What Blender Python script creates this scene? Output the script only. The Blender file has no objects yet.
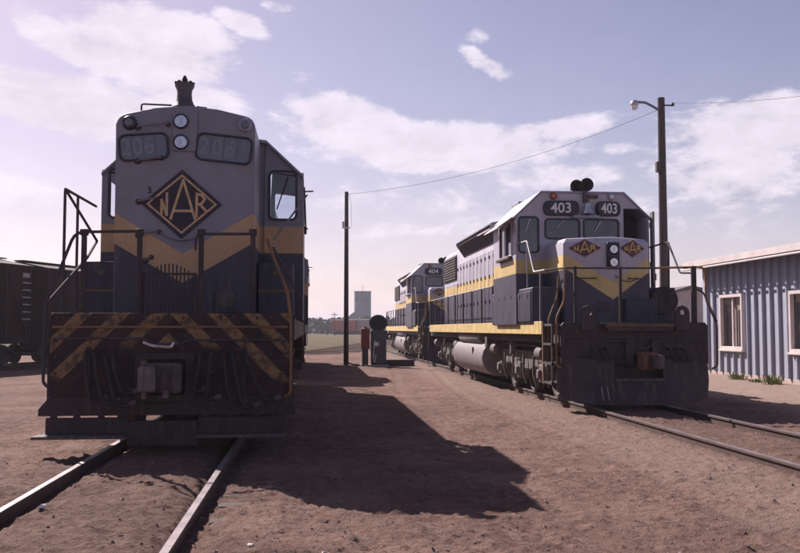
import bpy, bmesh, math, random
from mathutils import Vector, Matrix, noise
R = math.radians
random.seed(7)
S = bpy.context.scene
COL = S.collection

# ------------------------------------------------------------------ camera
FPX, VPX, HOR, CZ = 900.0, 312.0, 329.0, 1.5          # focal length / track vanishing point / horizon (in 800x553 px), eye height
YAW = math.atan((400 - VPX) / FPX); PIT = math.atan((HOR - 276.5) / FPX)
FW = Vector((math.sin(YAW) * math.cos(PIT), math.cos(YAW) * math.cos(PIT), math.sin(PIT)))
RT = Vector((math.cos(YAW), -math.sin(YAW), 0)); UP = RT.cross(FW)
cd = bpy.data.cameras.new('camera'); cam = bpy.data.objects.new('camera', cd); COL.objects.link(cam)
cd.sensor_width = 36; cd.lens = FPX / 800 * 36; cd.clip_start = .1; cd.clip_end = 6000
cam.location = (0, 0, CZ)
cam.rotation_euler = FW.to_track_quat('-Z', 'Y').to_euler()
S.camera = cam
def ray(x, y): return FW * FPX + RT * (x - 400) + UP * (276.5 - y)
def atY(x, y, Y): d = ray(x, y); return Vector((0, 0, CZ)) + d * (Y / d.y)
def atX(x, y, X): d = ray(x, y); return Vector((0, 0, CZ)) + d * (X / d.x)
def atZ(x, y, z): d = ray(x, y); return Vector((0, 0, CZ)) + d * ((z - CZ) / d.z)

# ------------------------------------------------------------------ sky, sun, exposure
SUN = Vector((.65, -1.0, -1.0)).normalized()           # direction the light travels
SUN_EL = math.asin(-SUN.z); SUN_AZ = math.atan2(-SUN.x, -SUN.y)
S.render.engine = 'CYCLES'
S.view_settings.view_transform = 'Standard'; S.view_settings.look = 'None'
S.view_settings.exposure = 0.80; S.view_settings.gamma = 1.0; S.view_settings.use_curve_mapping = False
W = bpy.data.worlds.new('World'); S.world = W; W.use_nodes = True
def build_world():
    nt = W.node_tree; nt.nodes.clear(); N = nt.nodes.new; L = nt.links.new
    def val(s, v):
        if hasattr(v, 'is_linked'): L(v, s)
        else: s.default_value = v
    def M(op, a, b=None, c=None, clamp=False):
        n = N('ShaderNodeMath'); n.operation = op; n.use_clamp = clamp; val(n.inputs[0], a)
        if b is not None: val(n.inputs[1], b)
        if c is not None: val(n.inputs[2], c)
        return n.outputs[0]
    sky = N('ShaderNodeTexSky'); sky.sky_type = 'NISHITA'; sky.sun_disc = False
    sky.sun_elevation = SUN_EL; sky.sun_rotation = SUN_AZ
    sky.air_density = 1.0; sky.dust_density = 1.3; sky.ozone_density = 1.2; sky.altitude = 600
    tc = N('ShaderNodeTexCoord'); sep = N('ShaderNodeSeparateXYZ'); L(tc.outputs['Generated'], sep.inputs[0])
    x, y, z = sep.outputs
    az = M('ARCTAN2', x, y); el = M('ARCSINE', M('MINIMUM', M('MAXIMUM', z, -1.0), 1.0))
    def noise_(sc, zs, det, rough, off, dist=0.0):
        cv = N('ShaderNodeCombineXYZ'); L(M('MULTIPLY', az, sc), cv.inputs[0]); L(M('MULTIPLY', el, sc * zs), cv.inputs[1]); cv.inputs[2].default_value = off
        n = N('ShaderNodeTexNoise'); n.inputs['Scale'].default_value = 1; n.inputs['Detail'].default_value = det; n.inputs['Roughness'].default_value = rough
        n.inputs['Distortion'].default_value = dist
        L(cv.outputs[0], n.inputs['Vector']); return n.outputs['Fac']
    n1 = noise_(11, 2.1, 10, .63, 3.1, .45); n5 = noise_(30, 1.8, 8, .6, 5.3, .3); n2 = noise_(3.0, 3.2, 4, .5, 8.7, .2)
    tot = None
    # cumulus banks: (px, py, half width, half height, weight, slope)
    for (bx, by, rx, ry, w, sl) in [(158, 48, 88, 40, 1.1, .10), (72, 46, 58, 18, 1.0, .35), (66, 104, 120, 30, 1.1, .10), (190, 94, 66, 20, .8, .1), (243, 23, 30, 13, .85, .3), (282, 6, 26, 8, .6, 0),
                                    (487, 64, 26, 11, .75, .55), (478, 36, 14, 8, .5, 0), (348, 122, 78, 28, 1.0, .10), (450, 148, 130, 28, 1.0, -.02), (545, 132, 66, 13, .85, -.08),
                                    (768, 130, 110, 38, 1.0, 0), (725, 178, 100, 34, .95, 0), (620, 148, 22, 7, .6, 0), (560, 178, 90, 15, .7, 0), (400, 196, 150, 20, .7, 0), (25, 205, 75, 22, .75, .12),
                                    (330, 228, 110, 14, .62, 0), (600, 222, 140, 24, .62, 0)]:
        d = ray(bx, by).normalized(); a0 = math.atan2(d.x, d.y); e0 = math.asin(d.z)
        da = M('DIVIDE', M('SUBTRACT', az, a0), rx / FPX)
        de = M('DIVIDE', M('ADD', M('SUBTRACT', el, e0), M('MULTIPLY', M('SUBTRACT', az, a0), sl)), ry / FPX)
        q = M('ADD', M('MULTIPLY', da, da), M('MULTIPLY', de, de))
        g = M('MULTIPLY', M('EXPONENT', M('MULTIPLY', M('POWER', q, 1.6), -.9)), w)
        tot = g if tot is None else M('MAXIMUM', tot, g)
    # scattered cloud all round the sky
    gen = M('MULTIPLY', M('SUBTRACT', n2, .56), 1.5)
    dens = M('ADD', M('ADD', M('MULTIPLY', tot, .86), M('MULTIPLY', gen, .4)), M('ADD', M('MULTIPLY', M('SUBTRACT', n1, .5), 1.75), M('MULTIPLY', M('SUBTRACT', n5, .5), .55)))
    mr = N('ShaderNodeMapRange'); mr.interpolation_type = 'SMOOTHSTEP'; L(dens, mr.inputs['Value'])
    mr.inputs['From Min'].default_value = .26; mr.inputs['From Max'].default_value = .66
    cloud = M('MULTIPLY', mr.outputs[0], .86)
    # milky air towards the horizon
    haze = M('MULTIPLY', M('EXPONENT', M('MULTIPLY', M('MAXIMUM', el, 0.0), -9.0)), .80)
    # thin high veil, brighter towards the sun (forward scattering)
    dv = N('ShaderNodeVectorMath'); dv.operation = 'DOT_PRODUCT'; L(tc.outputs['Generated'], dv.inputs[0]); dv.inputs[1].default_value = tuple(-SUN)
    ang = M('ARCCOSINE', M('MINIMUM', M('MAXIMUM', dv.outputs['Value'], -1.0), 1.0))
    glow = M('EXPONENT', M('MULTIPLY', M('POWER', M('DIVIDE', ang, R(52)), 2.0), -1.0))
    haze = M('MULTIPLY', haze, M('ADD', M('MULTIPLY', glow, .25), .75))
    haze = M('SUBTRACT', 1.0, M('MULTIPLY', M('SUBTRACT', 1.0, haze), M('SUBTRACT', 1.0, M('MULTIPLY', glow, .06))))
    fac = M('SUBTRACT', 1.0, M('MULTIPLY', M('SUBTRACT', 1.0, cloud), M('SUBTRACT', 1.0, haze)))
    tint = N('ShaderNodeMix'); tint.data_type = 'RGBA'; tint.blend_type = 'MULTIPLY'; tint.inputs[0].default_value = 1
    L(sky.outputs[0], tint.inputs['A']); tint.inputs['B'].default_value = (1.0, .745, .77, 1)
    b1 = N('ShaderNodeBackground'); L(tint.outputs['Result'], b1.inputs[0]); b1.inputs[1].default_value = .072
    b2 = N('ShaderNodeBackground'); b2.inputs[0].default_value = (.83, .76, .865, 1); L(M('ADD', M('ADD', M('MULTIPLY', n5, .22), M('MULTIPLY', n1, .34)), .34), b2.inputs[1])
    mx = N('ShaderNodeMixShader'); L(fac, mx.inputs[0]); L(b1.outputs[0], mx.inputs[1]); L(b2.outputs[0], mx.inputs[2])
    o = N('ShaderNodeOutputWorld'); L(mx.outputs[0], o.inputs[0])
build_world()
sl = bpy.data.lights.new('sun', 'SUN'); sl.energy = 5.0; sl.angle = R(.5); sl.color = (1, .89, .84)
so = bpy.data.objects.new('sun', sl); COL.objects.link(so); so.rotation_euler = SUN.to_track_quat('-Z', 'Y').to_euler(); so.location = (-20, 30, 40)

# ------------------------------------------------------------------ materials
MATS = {}
class NB:
    """small node-graph helper"""
    def __init__(s, name):
        s.m = bpy.data.materials.new(name); s.m.use_nodes = True; s.nt = s.m.node_tree; s.nt.nodes.clear()
        s.out = s.n('ShaderNodeOutputMaterial'); MATS[name] = s.m
    def n(s, t, **k):
        o = s.nt.nodes.new(t)
        for a, b in k.items(): setattr(o, a, b)
        return o
    def l(s, a, b): s.nt.links.new(a, b)
    def set(s, sock, v):
        if hasattr(v, 'is_linked'): s.l(v, sock)
        else: sock.default_value = v
    def math(s, op, a, b=None, clamp=False):
        o = s.n('ShaderNodeMath', operation=op, use_clamp=clamp); s.set(o.inputs[0], a)
        if b is not None: s.set(o.inputs[1], b)
        return o.outputs[0]
    def mix(s, f, a, b, blend='MIX'):
        o = s.n('ShaderNodeMix', data_type='RGBA', blend_type=blend); s.set(o.inputs[0], f); s.set(o.inputs['A'], a); s.set(o.inputs['B'], b); return o.outputs['Result']
    def obj(s): return s.n('ShaderNodeTexCoord').outputs['Object']
    def geo(s): return s.n('ShaderNodeNewGeometry').outputs['Position']
    def map(s, v, scale): o = s.n('ShaderNodeMapping'); s.l(v, o.inputs[0]); o.inputs['Scale'].default_value = scale; return o.outputs[0]
    def noise(s, v, sc, det=4, rough=.55): 
        o = s.n('ShaderNodeTexNoise'); s.l(v, o.inputs['Vector']); o.inputs['Scale'].default_value = sc; o.inputs['Detail'].default_value = det; o.inputs['Roughness'].default_value = rough; return o.outputs['Fac']
    def ramp(s, f, lo, hi):
        o = s.n('ShaderNodeMapRange', interpolation_type='SMOOTHSTEP'); s.l(f, o.inputs[0]); o.inputs[1].default_value = lo; o.inputs[2].default_value = hi; return o.outputs[0]
    def bsdf(s, col, rough=.6, metal=0.0, bump=None, bstr=.3, bdist=.01, spec=.4):
        p = s.n('ShaderNodeBsdfPrincipled'); s.set(p.inputs['Base Color'], col); s.set(p.inputs['Roughness'], rough); s.set(p.inputs['Metallic'], metal); p.inputs['Specular IOR Level'].default_value = spec
        if bump is not None:
            b = s.n('ShaderNodeBump'); b.inputs['Strength'].default_value = bstr; b.inputs['Distance'].default_value = bdist; s.l(bump, b.inputs['Height']); s.l(b.outputs[0], p.inputs['Normal'])
        s.l(p.outputs[0], s.out.inputs[0]); return p
def c4(c, k=1.0): return (c[0] * k, c[1] * k, c[2] * k, 1)
def plain(name, col, rough=.6, metal=0.0, var=.35, scale=3.0, dirt=(.10, .075, .065), damt=.35, bump=.15, spec=.4):
    """worn surface: base colour with blotches and dust"""
    b = NB(name); v = b.obj()
    n1 = b.noise(v, scale, 6, .62); n2 = b.noise(b.map(v, (1, 1, .18)), scale * 4, 4, .6); n3 = b.noise(v, scale * 14, 3)
    c = b.mix(b.ramp(n1, .3, .7), c4(col, 1 - var * .5), c4(col, 1 + var * .5))
    c = b.mix(b.math('MULTIPLY', b.ramp(n2, .5, .72), damt), c, c4(dirt))
    b.bsdf(c, b.math('ADD', b.math('MULTIPLY', n1, .25), rough - .12), metal, n3, bump, .006, spec); return b.m
GREY, YEL, NAVY = (.27, .265, .335), (.66, .48, .20), (.034, .033, .060)
def livery(name, at, bt, ab, bb, xm, dx=0.0, GREY=GREY, YEL=YEL, NAVY=NAVY):
    """grey above, gold chevron band, navy below: the band drops to a V on the nose"""
    b = NB(name); v = b.obj(); sp = b.n('ShaderNodeSeparateXYZ'); b.l(v, sp.inputs[0])
    ax = b.math('MINIMUM', b.math('ABSOLUTE', b.math('SUBTRACT', sp.outputs[0], dx)), xm)
    edge = b.math('MULTIPLY', b.math('SUBTRACT', b.noise(v, 20, 2), .5), .012)
    zt = b.math('ADD', b.math('MULTIPLY', ax, bt), at); zb = b.math('ADD', b.math('MULTIPLY', ax, bb), ab)
    z = b.math('ADD', sp.outputs[2], edge)
    up = b.math('GREATER_THAN', z, zt); mid = b.math('GREATER_THAN', z, zb)
    n1 = b.noise(v, 1.3, 6, .62); n2 = b.noise(b.map(v, (5, 5, .5)), 2.2, 5, .65); n3 = b.noise(v, 30, 3)
    k = b.ramp(n1, .3, .72)
    c = b.mix(up, b.mix(mid, b.mix(k, c4(NAVY, .85), c4(NAVY, 1.25)), b.mix(k, c4(YEL, .82), c4(YEL, 1.08))), b.mix(k, c4(GREY, .86), c4(GREY, 1.1)))
    c = b.mix(b.math('MULTIPLY', b.ramp(n2, .48, .75), .30), c, (.20, .15, .13, 1))
    c = b.mix(b.math('MULTIPLY', b.ramp(n3, .66, .78), .28), c, (.07, .05, .05, 1))
    b.bsdf(c, b.math('ADD', b.math('MULTIPLY', n1, .3), .34), 0, b.noise(v, 2.2, 3), .10, .02, .45); return b.m
livery('gp_livery', 2.53, .60, 2.13, .58, .93, 0.0, (.205, .20, .258), (.46, .30, .165))
livery('sd_livery', 2.47, .62, 2.11, .68, .93, .06, (.44, .405, .475), YEL, (.052, .046, .078))
def stripes(name, c_lo, c_hi):
    b = NB(name); v = b.obj(); sp = b.n('ShaderNodeSeparateXYZ'); b.l(v, sp.inputs[0])
    q = b.math('ADD', b.math('ABSOLUTE', b.math('ADD', sp.outputs[0], .03)), sp.outputs[2])
    f = b.math('FRACT', b.math('MULTIPLY', b.math('ADD', q, -1.25 + .46 * 4), 1 / .46))
    on = b.math('LESS_THAN', f, .44)
    wear = b.ramp(b.noise(v, 9, 7, .72), .46, .58)
    outer = b.math('MULTIPLY', b.ramp(b.math('ABSOLUTE', sp.outputs[0]), .80, 1.15), .42)
    low = b.ramp(b.math('ADD', b.math('ADD', sp.outputs[2], outer), b.math('MULTIPLY', b.noise(v, 4, 5), .35)), 1.40, 1.56)
    amt = b.math('MULTIPLY', on, b.math('MULTIPLY', low, b.math('SUBTRACT', 1.0, b.math('MULTIPLY', wear, .75))))
    n1 = b.noise(v, 5, 6, .65)
    base = b.mix(b.ramp(n1, .35, .7), (.028, .018, .022, 1), (.066, .036, .034, 1))
    b.bsdf(b.mix(amt, base, (.24, .148, .078, 1)), .8, 0, b.noise(v, 18, 4), .35, .01, .3); return b.m
stripes('pilot_stripes', 0, 0)
plain('black_steel', (.033, .021, .026), .62, 0, .5, 4, (.10, .07, .06), .5)
plain('truck_steel', (.085, .066, .066), .75, 0, .6, 5, (.20, .15, .13), .7, .3)
plain('plow_paint', (.040, .026, .034), .6, 0, .6, 2.2, (.13, .085, .075), .6, .3)
plain('truck_grey', (.14, .118, .12), .75, 0, .6, 5, (.09, .065, .06), .8, .4)
plain('tank_grey', (.20, .175, .185), .6, 0, .35, 2.5, (.16, .12, .11), .5)
plain('navy_paint', NAVY, .5, 0, .35, 2.2, (.16, .12, .11), .35)
plain('grey_paint', GREY, .5, 0, .25, 2, (.16, .12, .11), .3)
plain('sill_yellow', (.64, .48, .21), .55, 0, .3, 2, (.20, .14, .10), .4)
plain('rail_orange', (.22, .115, .055), .65, 0, .5, 3, (.08, .05, .04), .5)
plain('grab_steel', (.20, .18, .20), .4, .6, .3, 6)
plain('rail_bright', (.30, .27, .29), .5, .2, .3, 5)
plain('handrail_steel', (.06, .05, .058), .85, 0, .4, 5)
plain('number_black', (.016, .016, .03), .4, 0, .3, 4)
plain('board_glass', (.13, .15, .20), .25, 0, .2, 3, (.2, .2, .2), .2)
plain('digit_white', (.72, .66, .68), .6, 0, .12, 6, (.3, .25, .25), .2)
plain('digit_faint', (.195, .215, .265), .5, 0, .15, 6)
plain('logo_navy', (.022, .014, .028), .55, 0, .3, 5)
plain('logo_brown', (.10, .04, .045), .55, 0, .3, 5)
plain('logo_tan', (.56, .38, .22), .6, 0, .3, 9)
plain('logo_gold', (.60, .40, .16), .6, 0, .3, 9)
plain('sill_dark', (.05, .04, .045), .7, 0, .4, 3)
plain('bell_metal', (.62, .58, .60), .28, .85, .2, 8, bump=.05)
plain('chrome', (.75, .72, .74), .18, 1.0, .1, 8, bump=.03)
plain('rust_red', (.16, .075, .05), .85, 0, .5, 6)
plain('rail_side', (.085, .052, .045), .85, 0, .5, 7, bump=.4)
plain('rail_top', (.24, .21, .225), .5, .6, .35, 2.5, (.10, .07, .06), .6)
plain('gauge_dark', (.012, .010, .012), .9, 0, .3, 3)
plain('grille_dark', (.06, .045, .055), .7, 0, .3, 6)
plain('awning', (.62, .56, .58), .7, 0, .2, 3)
plain('interior', (.035, .03, .035), .9, 0, .3, 3)
plain('rubber', (.022, .018, .02), .6, 0, .3, 6)
plain('pole_wood', (.075, .055, .05), .9, 0, .5, 6, bump=.4)
plain('siding', (.365, .385, .47), .6, 0, .16, 1.2, (.2, .17, .17), .2)
plain('siding_batten', (.35, .36, .46), .6, 0, .2, 2)
plain('white_trim', (.62, .54, .53), .6, 0, .15, 2, (.35, .28, .25), .4)
plain('blind', (.62, .52, .42), .8, 0, .2, 4)
plain('curtain', (.50, .40, .38), .9, 0, .3, 5)
plain('concrete', (.44, .36, .33), .9, 0, .3, 3, (.25, .18, .15), .5, .4)
plain('boxcar_brown', (.040, .014, .013), .9, 0, .5, 1.6, (.04, .02, .02), .4, .2, .15)
plain('boxcar_black', (.016, .011, .012), .8, 0, .4, 3)
plain('sunlit_rung_pale_stone', (.36, .32, .31), .6, 0, .2, 4)  # rung sunlight and slot of sky set in the colour; also plain pale stone
plain('car_red', (.36, .05, .045), .7, 0, .3, .5)
plain('car_pale', (.30, .21, .20), .7, 0, .3, .5)
plain('elevator_grey', (.085, .12, .165), .8, 0, .22, .35)
plain('elevator_light', (.12, .15, .195), .8, 0, .22, .35)
plain('elevator_roof', (.085, .09, .115), .8, 0, .2, .4)
plain('pump_red', (.24, .045, .04), .55, 0, .3, 4)
plain('pump_grey', (.075, .068, .08), .55, 0, .4, 4)
plain('paper', (.78, .74, .76), .8, 0, .1, 10)
plain('ballast', (.060, .042, .036), 1.0, 0, .5, 3, (.10, .075, .06), .5, .3, .03)
plain('stone', (.26, .19, .175), .9, 0, .6, 9, bump=.5)
plain('lens_red', (.55, .16, .10), .3, 0, .2, 6)
plain('shed_pale', (.44, .38, .38), .8, 0, .2, 2)
plain('shed_roof', (.13, .11, .12), .85, 0, .3, 2)
plain('bark', (.06, .045, .04), .9, 0, .4, 6)
def foliage(name, a, bcol):
    b = NB(name); n = b.noise(b.geo(), .35, 3); f = b.ramp(n, .35, .65)
    p = b.bsdf(b.mix(f, c4(a), c4(bcol)), .8, 0, spec=.2); return b.m
foliage('wood_leaves', (.045, .055, .045), (.095, .10, .075))
foliage('weed_leaves', (.16, .18, .08), (.26, .26, .13))
def glass(name, tint, refl=.16):
    b = NB(name); t = b.n('ShaderNodeBsdfTransparent'); t.inputs[0].default_value = c4(tint)
    g = b.n('ShaderNodeBsdfGlossy'); g.inputs['Roughness'].default_value = .06; g.inputs[0].default_value = (.8, .82, .9, 1)
    fr = b.n('ShaderNodeLayerWeight'); fr.inputs[0].default_value = .5
    fk = b.math('MULTIPLY', b.math('POWER', fr.outputs['Facing'], 4.0), .8)
    m = b.n('ShaderNodeMixShader'); b.l(b.math('ADD', fk, refl, True), m.inputs[0]); b.l(t.outputs[0], m.inputs[1]); b.l(g.outputs[0], m.inputs[2]); b.l(m.outputs[0], b.out.inputs[0])
glass('cab_glass', (.88, .90, .94), .045)
glass('house_glass', (.94, .94, .95), .05)
glass('lens_glass', (.9, .9, .92), .05)
def ground_mat():
    b = NB('dirt'); v = b.geo(); sp = b.n('ShaderNodeSeparateXYZ'); b.l(v, sp.inputs[0])
    n0 = b.noise(v, .16, 4, .5); n1 = b.noise(v, .9, 6, .6); n2 = b.noise(v, 6, 6, .65); n3 = b.noise(v, 38, 5, .7)
    c = b.mix(b.ramp(n1, .3, .7), (.132, .077, .065, 1), (.226, .142, .118, 1))
    c = b.mix(b.math('MULTIPLY', b.ramp(n2, .42, .68), .6), c, (.275, .185, .155, 1))
    c = b.mix(b.math('MULTIPLY', b.ramp(n3, .52, .68), .7), c, (.062, .036, .032, 1))
    n4 = b.noise(v, 15, 5, .6); c = b.mix(b.math('MULTIPLY', b.ramp(n4, .57, .66), .62), c, (.048, .027, .024, 1))
    n6 = b.noise(b.map(v, (1, .55, 1)), 2.6, 5, .7); c = b.mix(b.math('MULTIPLY', b.ramp(n6, .58, .70), .45), c, (.075, .043, .038, 1))
    c = b.mix(b.math('MULTIPLY', b.ramp(n0, .46, .64), .38), c, (.10, .060, .055, 1))
    # oily, darker soil along the two tracks
    for xc, w in ((-1.77, 1.1), (6.15, 1.0)):
        d = b.math('ABSOLUTE', b.math('SUBTRACT', sp.outputs[0], xc))
        k = b.math('MULTIPLY', b.math('SUBTRACT', 1.0, b.ramp(b.math('ADD', d, b.math('MULTIPLY', n1, .9)), w, w + 1.1)), .30)
        c = b.mix(k, c, (.085, .052, .045, 1))
    # pale spilled sand beside the right hand track
    d = b.math('ABSOLUTE', b.math('SUBTRACT', sp.outputs[0], 4.5)); k = b.math('MULTIPLY', b.math('SUBTRACT', 1.0, b.ramp(b.math('ADD', d, b.math('MULTIPLY', b.math('SUBTRACT', n1, .5), 2.2)), .25, 1.15)), .6)
    c = b.mix(k, c, b.mix(n2, (.21, .145, .12, 1), (.32, .235, .20, 1)))
    # old oil
    k = b.math('MULTIPLY', b.ramp(b.noise(v, .55, 5, .7), .60, .72), .55); c = b.mix(k, c, (.055, .034, .032, 1))
    # paler dust round the building
    k = b.math('MULTIPLY', b.ramp(b.math('ADD', sp.outputs[0], b.math('MULTIPLY', n1, 1.5)), 9.2, 11.2), .75)
    c = b.mix(k, c, b.mix(n2, (.30, .225, .19, 1), (.36, .28, .24, 1)))
    # rough grass beyond the yard
    g = b.ramp(b.math('ADD', sp.outputs[1], b.math('MULTIPLY', b.math('SUBTRACT', n0, .5), 26)), 60, 68)
    gc = b.mix(b.ramp(b.noise(v, .5, 5, .65), .35, .65), (.078, .062, .036, 1), (.125, .098, .060, 1))
    c = b.mix(g, c, gc)
    h = b.math('ADD', b.math('MULTIPLY', n3, .7), n2)
    b.bsdf(c, .95, 0, h, .95, .045, .12); return b.m
ground_mat()

# ------------------------------------------------------------------ mesh helpers
class MB:
    def __init__(s): s.v = []; s.f = []
    def add(s, vs, fs):
        o = len(s.v); s.v += [tuple(p) for p in vs]; s.f += [tuple(i + o for i in q) for q in fs]; return s
    def box(s, x0, x1, y0, y1, z0, z1):
        return s.add([(x0, y0, z0), (x1, y0, z0), (x1, y1, z0), (x0, y1, z0), (x0, y0, z1), (x1, y0, z1), (x1, y1, z1), (x0, y1, z1)],
                     [(0, 3, 2, 1), (4, 5, 6, 7), (0, 1, 5, 4), (1, 2, 6, 5), (2, 3, 7, 6), (3, 0, 4, 7)])
    def prism(s, poly, ax, a0, a1):
        n = len(poly)
        def p(q, a): return {'x': (a, q[0], q[1]), 'y': (q[0], a, q[1]), 'z': (q[0], q[1], a)}[ax]
        vs = [p(q, a0) for q in poly] + [p(q, a1) for q in poly]
        return s.add(vs, [tuple(range(n))[::-1], tuple(range(n, 2 * n))] + [(i, (i + 1) % n, n + (i + 1) % n, n + i) for i in range(n)])
    def cyl(s, p0, p1, r0, r1=None, n=12):
        p0, p1 = Vector(p0), Vector(p1); r1 = r0 if r1 is None else r1
        d = (p1 - p0).normalized(); a = d.orthogonal().normalized(); c = d.cross(a)
        vs = [p0 + (a * math.cos(2 * math.pi * i / n) + c * math.sin(2 * math.pi * i / n)) * r0 for i in range(n)] + \
             [p1 + (a * math.cos(2 * math.pi * i / n) + c * math.sin(2 * math.pi * i / n)) * r1 for i in range(n)]
        return s.add(vs, [tuple(range(n))[::-1], tuple(range(n, 2 * n))] + [(i, (i + 1) % n, n + (i + 1) % n, n + i) for i in range(n)])
    def lathe(s, prof, o, ax=(0, 0, 1), n=16):
        """prof: (radius, distance along axis)"""
        o = Vector(o); d = Vector(ax).normalized(); a = d.orthogonal().normalized(); c = d.cross(a); vs = []
        for r, h in prof:
            for i in range(n): t = 2 * math.pi * i / n; vs.append(o + d * h + (a * math.cos(t) + c * math.sin(t)) * max(r, 1e-4))
        m = len(prof); fs = [(k * n + i, k * n + (i + 1) % n, (k + 1) * n + (i + 1) % n, (k + 1) * n + i) for k in range(m - 1) for i in range(n)]
        fs += [tuple(range(n))[::-1], tuple(range((m - 1) * n, m * n))]
        return s.add(vs, fs)
    def tube(s, pts, r, n=6, bend=0.0):
        pts = [Vector(p) for p in pts]
        if bend > 0 and len(pts) > 2:                     # round the corners
            q = [pts[0]]
            for i in range(1, len(pts) - 1):
                a, b, c = pts[i - 1], pts[i], pts[i + 1]; u = (a - b); w = (c - b); k = min(bend, u.length * .45, w.length * .45)
                pa = b + u.normalized() * k; pc = b + w.normalized() * k
                for t in (0, .33, .67, 1): q.append(pa * (1 - t) ** 2 + b * 2 * t * (1 - t) + pc * t * t)
            pts = q + [pts[-1]]
        vs = []; m = len(pts); a = None
        for i, p in enumerate(pts):
            d = (pts[min(i + 1, m - 1)] - pts[max(i - 1, 0)]).normalized()
            if a is None: a = d.orthogonal().normalized()
            a = (a - d * a.dot(d)); a = a.normalized() if a.length > 1e-5 else d.orthogonal().normalized()
            c = d.cross(a)
            for k in range(n): t = 2 * math.pi * k / n; vs.append(p + (a * math.cos(t) + c * math.sin(t)) * r)
        fs = [(i * n + k, i * n + (k + 1) % n, (i + 1) * n + (k + 1) % n, (i + 1) * n + k) for i in range(m - 1) for k in range(n)]
        fs += [tuple(range(n))[::-1], tuple(range((m - 1) * n, m * n))]
        return s.add(vs, fs)
    def ring(s, pts_out, pts_in, ax, a0, a1):
        """frame between two outlines of the same length"""
        n = len(pts_out)
        def p(q, a): return {'x': (a, q[0], q[1]), 'y': (q[0], a, q[1]), 'z': (q[0], q[1], a)}[ax]
        vs = [p(q, a0) for q in pts_out] + [p(q, a0) for q in pts_in] + [p(q, a1) for q in pts_out] + [p(q, a1) for q in pts_in]
        fs = []
        for i in range(n):
            j = (i + 1) % n
            fs += [(i, j, n + j, n + i), (2 * n + i, 3 * n + i, 3 * n + j, 2 * n + j), (i, 2 * n + i, 2 * n + j, j), (n + i, n + j, 3 * n + j, 3 * n + i)]
        return s.add(vs, fs)
    def build(s, name, mat, parent=None, bevel=0.0, seg=2, smooth=True, ang=38):
        me = bpy.data.meshes.new(name); me.from_pydata(s.v, [], s.f)
        bm = bmesh.new(); bm.from_mesh(me); bmesh.ops.recalc_face_normals(bm, faces=bm.faces); bm.to_mesh(me); bm.free()
        me.materials.append(MATS[mat])
        o = bpy.data.objects.new(name, me); COL.objects.link(o); o.parent = parent
        if smooth:
            for p in me.polygons: p.use_smooth = True
            me.set_sharp_from_angle(angle=R(ang))
        if bevel:
            b = o.modifiers.new('bevel', 'BEVEL'); b.width = bevel; b.segments = seg; b.limit_method = 'ANGLE'; b.angle_limit = R(40); b.harden_normals = False
        return o
def rrect(x0, x1, z0, z1, r, k=4):
    pts = []
    for cx, cz, a0 in ((x1 - r, z1 - r, 0), (x0 + r, z1 - r, 90), (x0 + r, z0 + r, 180), (x1 - r, z0 + r, 270)):
        for i in range(k + 1): a = R(a0 + 90 * i / k); pts.append((cx + r * math.cos(a), cz + r * math.sin(a)))
    return pts
def thing(name, label, cat, loc=(0, 0, 0), rotz=0, group=None):
    o = bpy.data.objects.new(name, None); COL.objects.link(o); o.location = loc; o.rotation_euler = (0, 0, rotz); o.empty_display_size = .3
    return tag(o, label, cat, group)
def tag(o, label, cat, group=None):
    o['label'] = label; o['category'] = cat
    if group: o['group'] = group
    return o
def copy_tree(o, parent=None, loc=None):
    c = o.copy(); COL.objects.link(c); c.parent = parent
    if loc is not None: c.location = loc
    for ch in [k for k in bpy.data.objects if k.parent == o]: copy_tree(ch, c)
    return c
def inst(o, parent, loc):
    c = o.copy(); COL.objects.link(c); c.parent = parent; c.location = loc; return c
def text(name, body, size, cx, y, cz, mat, parent, depth=.004, sx=1.0, bold=.02):
    cu = bpy.data.curves.new(name, 'FONT'); cu.body = body; cu.size = size; cu.extrude = depth; cu.align_x = 'CENTER'; cu.align_y = 'CENTER'; cu.offset = bold * size; cu.resolution_u = 3
    t = bpy.data.objects.new(name, cu); COL.objects.link(t); dg = bpy.context.evaluated_depsgraph_get()
    me = bpy.data.meshes.new_from_object(t.evaluated_get(dg)); bpy.data.objects.remove(t)
    M = Matrix.Translation((cx, y, cz)) @ Matrix.Rotation(math.pi / 2, 4, 'X') @ Matrix.Diagonal((sx, 1, 1, 1)); me.transform(M)
    me.materials.clear(); me.materials.append(MATS[mat]); o = bpy.data.objects.new(name, me); COL.objects.link(o); o.parent = parent; return o
def nar_strokes(wide=False):
    if wide: return [(-.62, -.20, -.62, .10), (-.62, .10, -.40, -.24), (-.40, -.24, -.40, .26), (-.26, -.42, .0, .62), (.28, -.42, .0, .62), (-.17, -.14, .19, -.14), (.38, -.26, .38, .28), (.38, .28, .56, .22), (.56, .22, .60, .12), (.60, .12, .54, .02), (.54, .02, .38, -.02), (.48, 0, .66, -.20)]
    """letters N A R inside a diamond of half width 1 / half height .86: (x0,z0,x1,z1)"""
    A = [(-.27, -.36, .03, .60), (.33, -.36, .03, .60), (-.17, -.17, .23, -.17)]
    n = [(-.50, -.27, -.50, .10), (-.50, .10, -.37, -.27), (-.37, -.27, -.37, .26)]
    r = [(.37, -.30, .37, .26), (.37, .26, .50, .22), (.50, .22, .57, .13), (.57, .13, .50, .02), (.50, .02, .37, -.02), (.45, 0, .62, -.18)]
    return n + A + r
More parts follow.
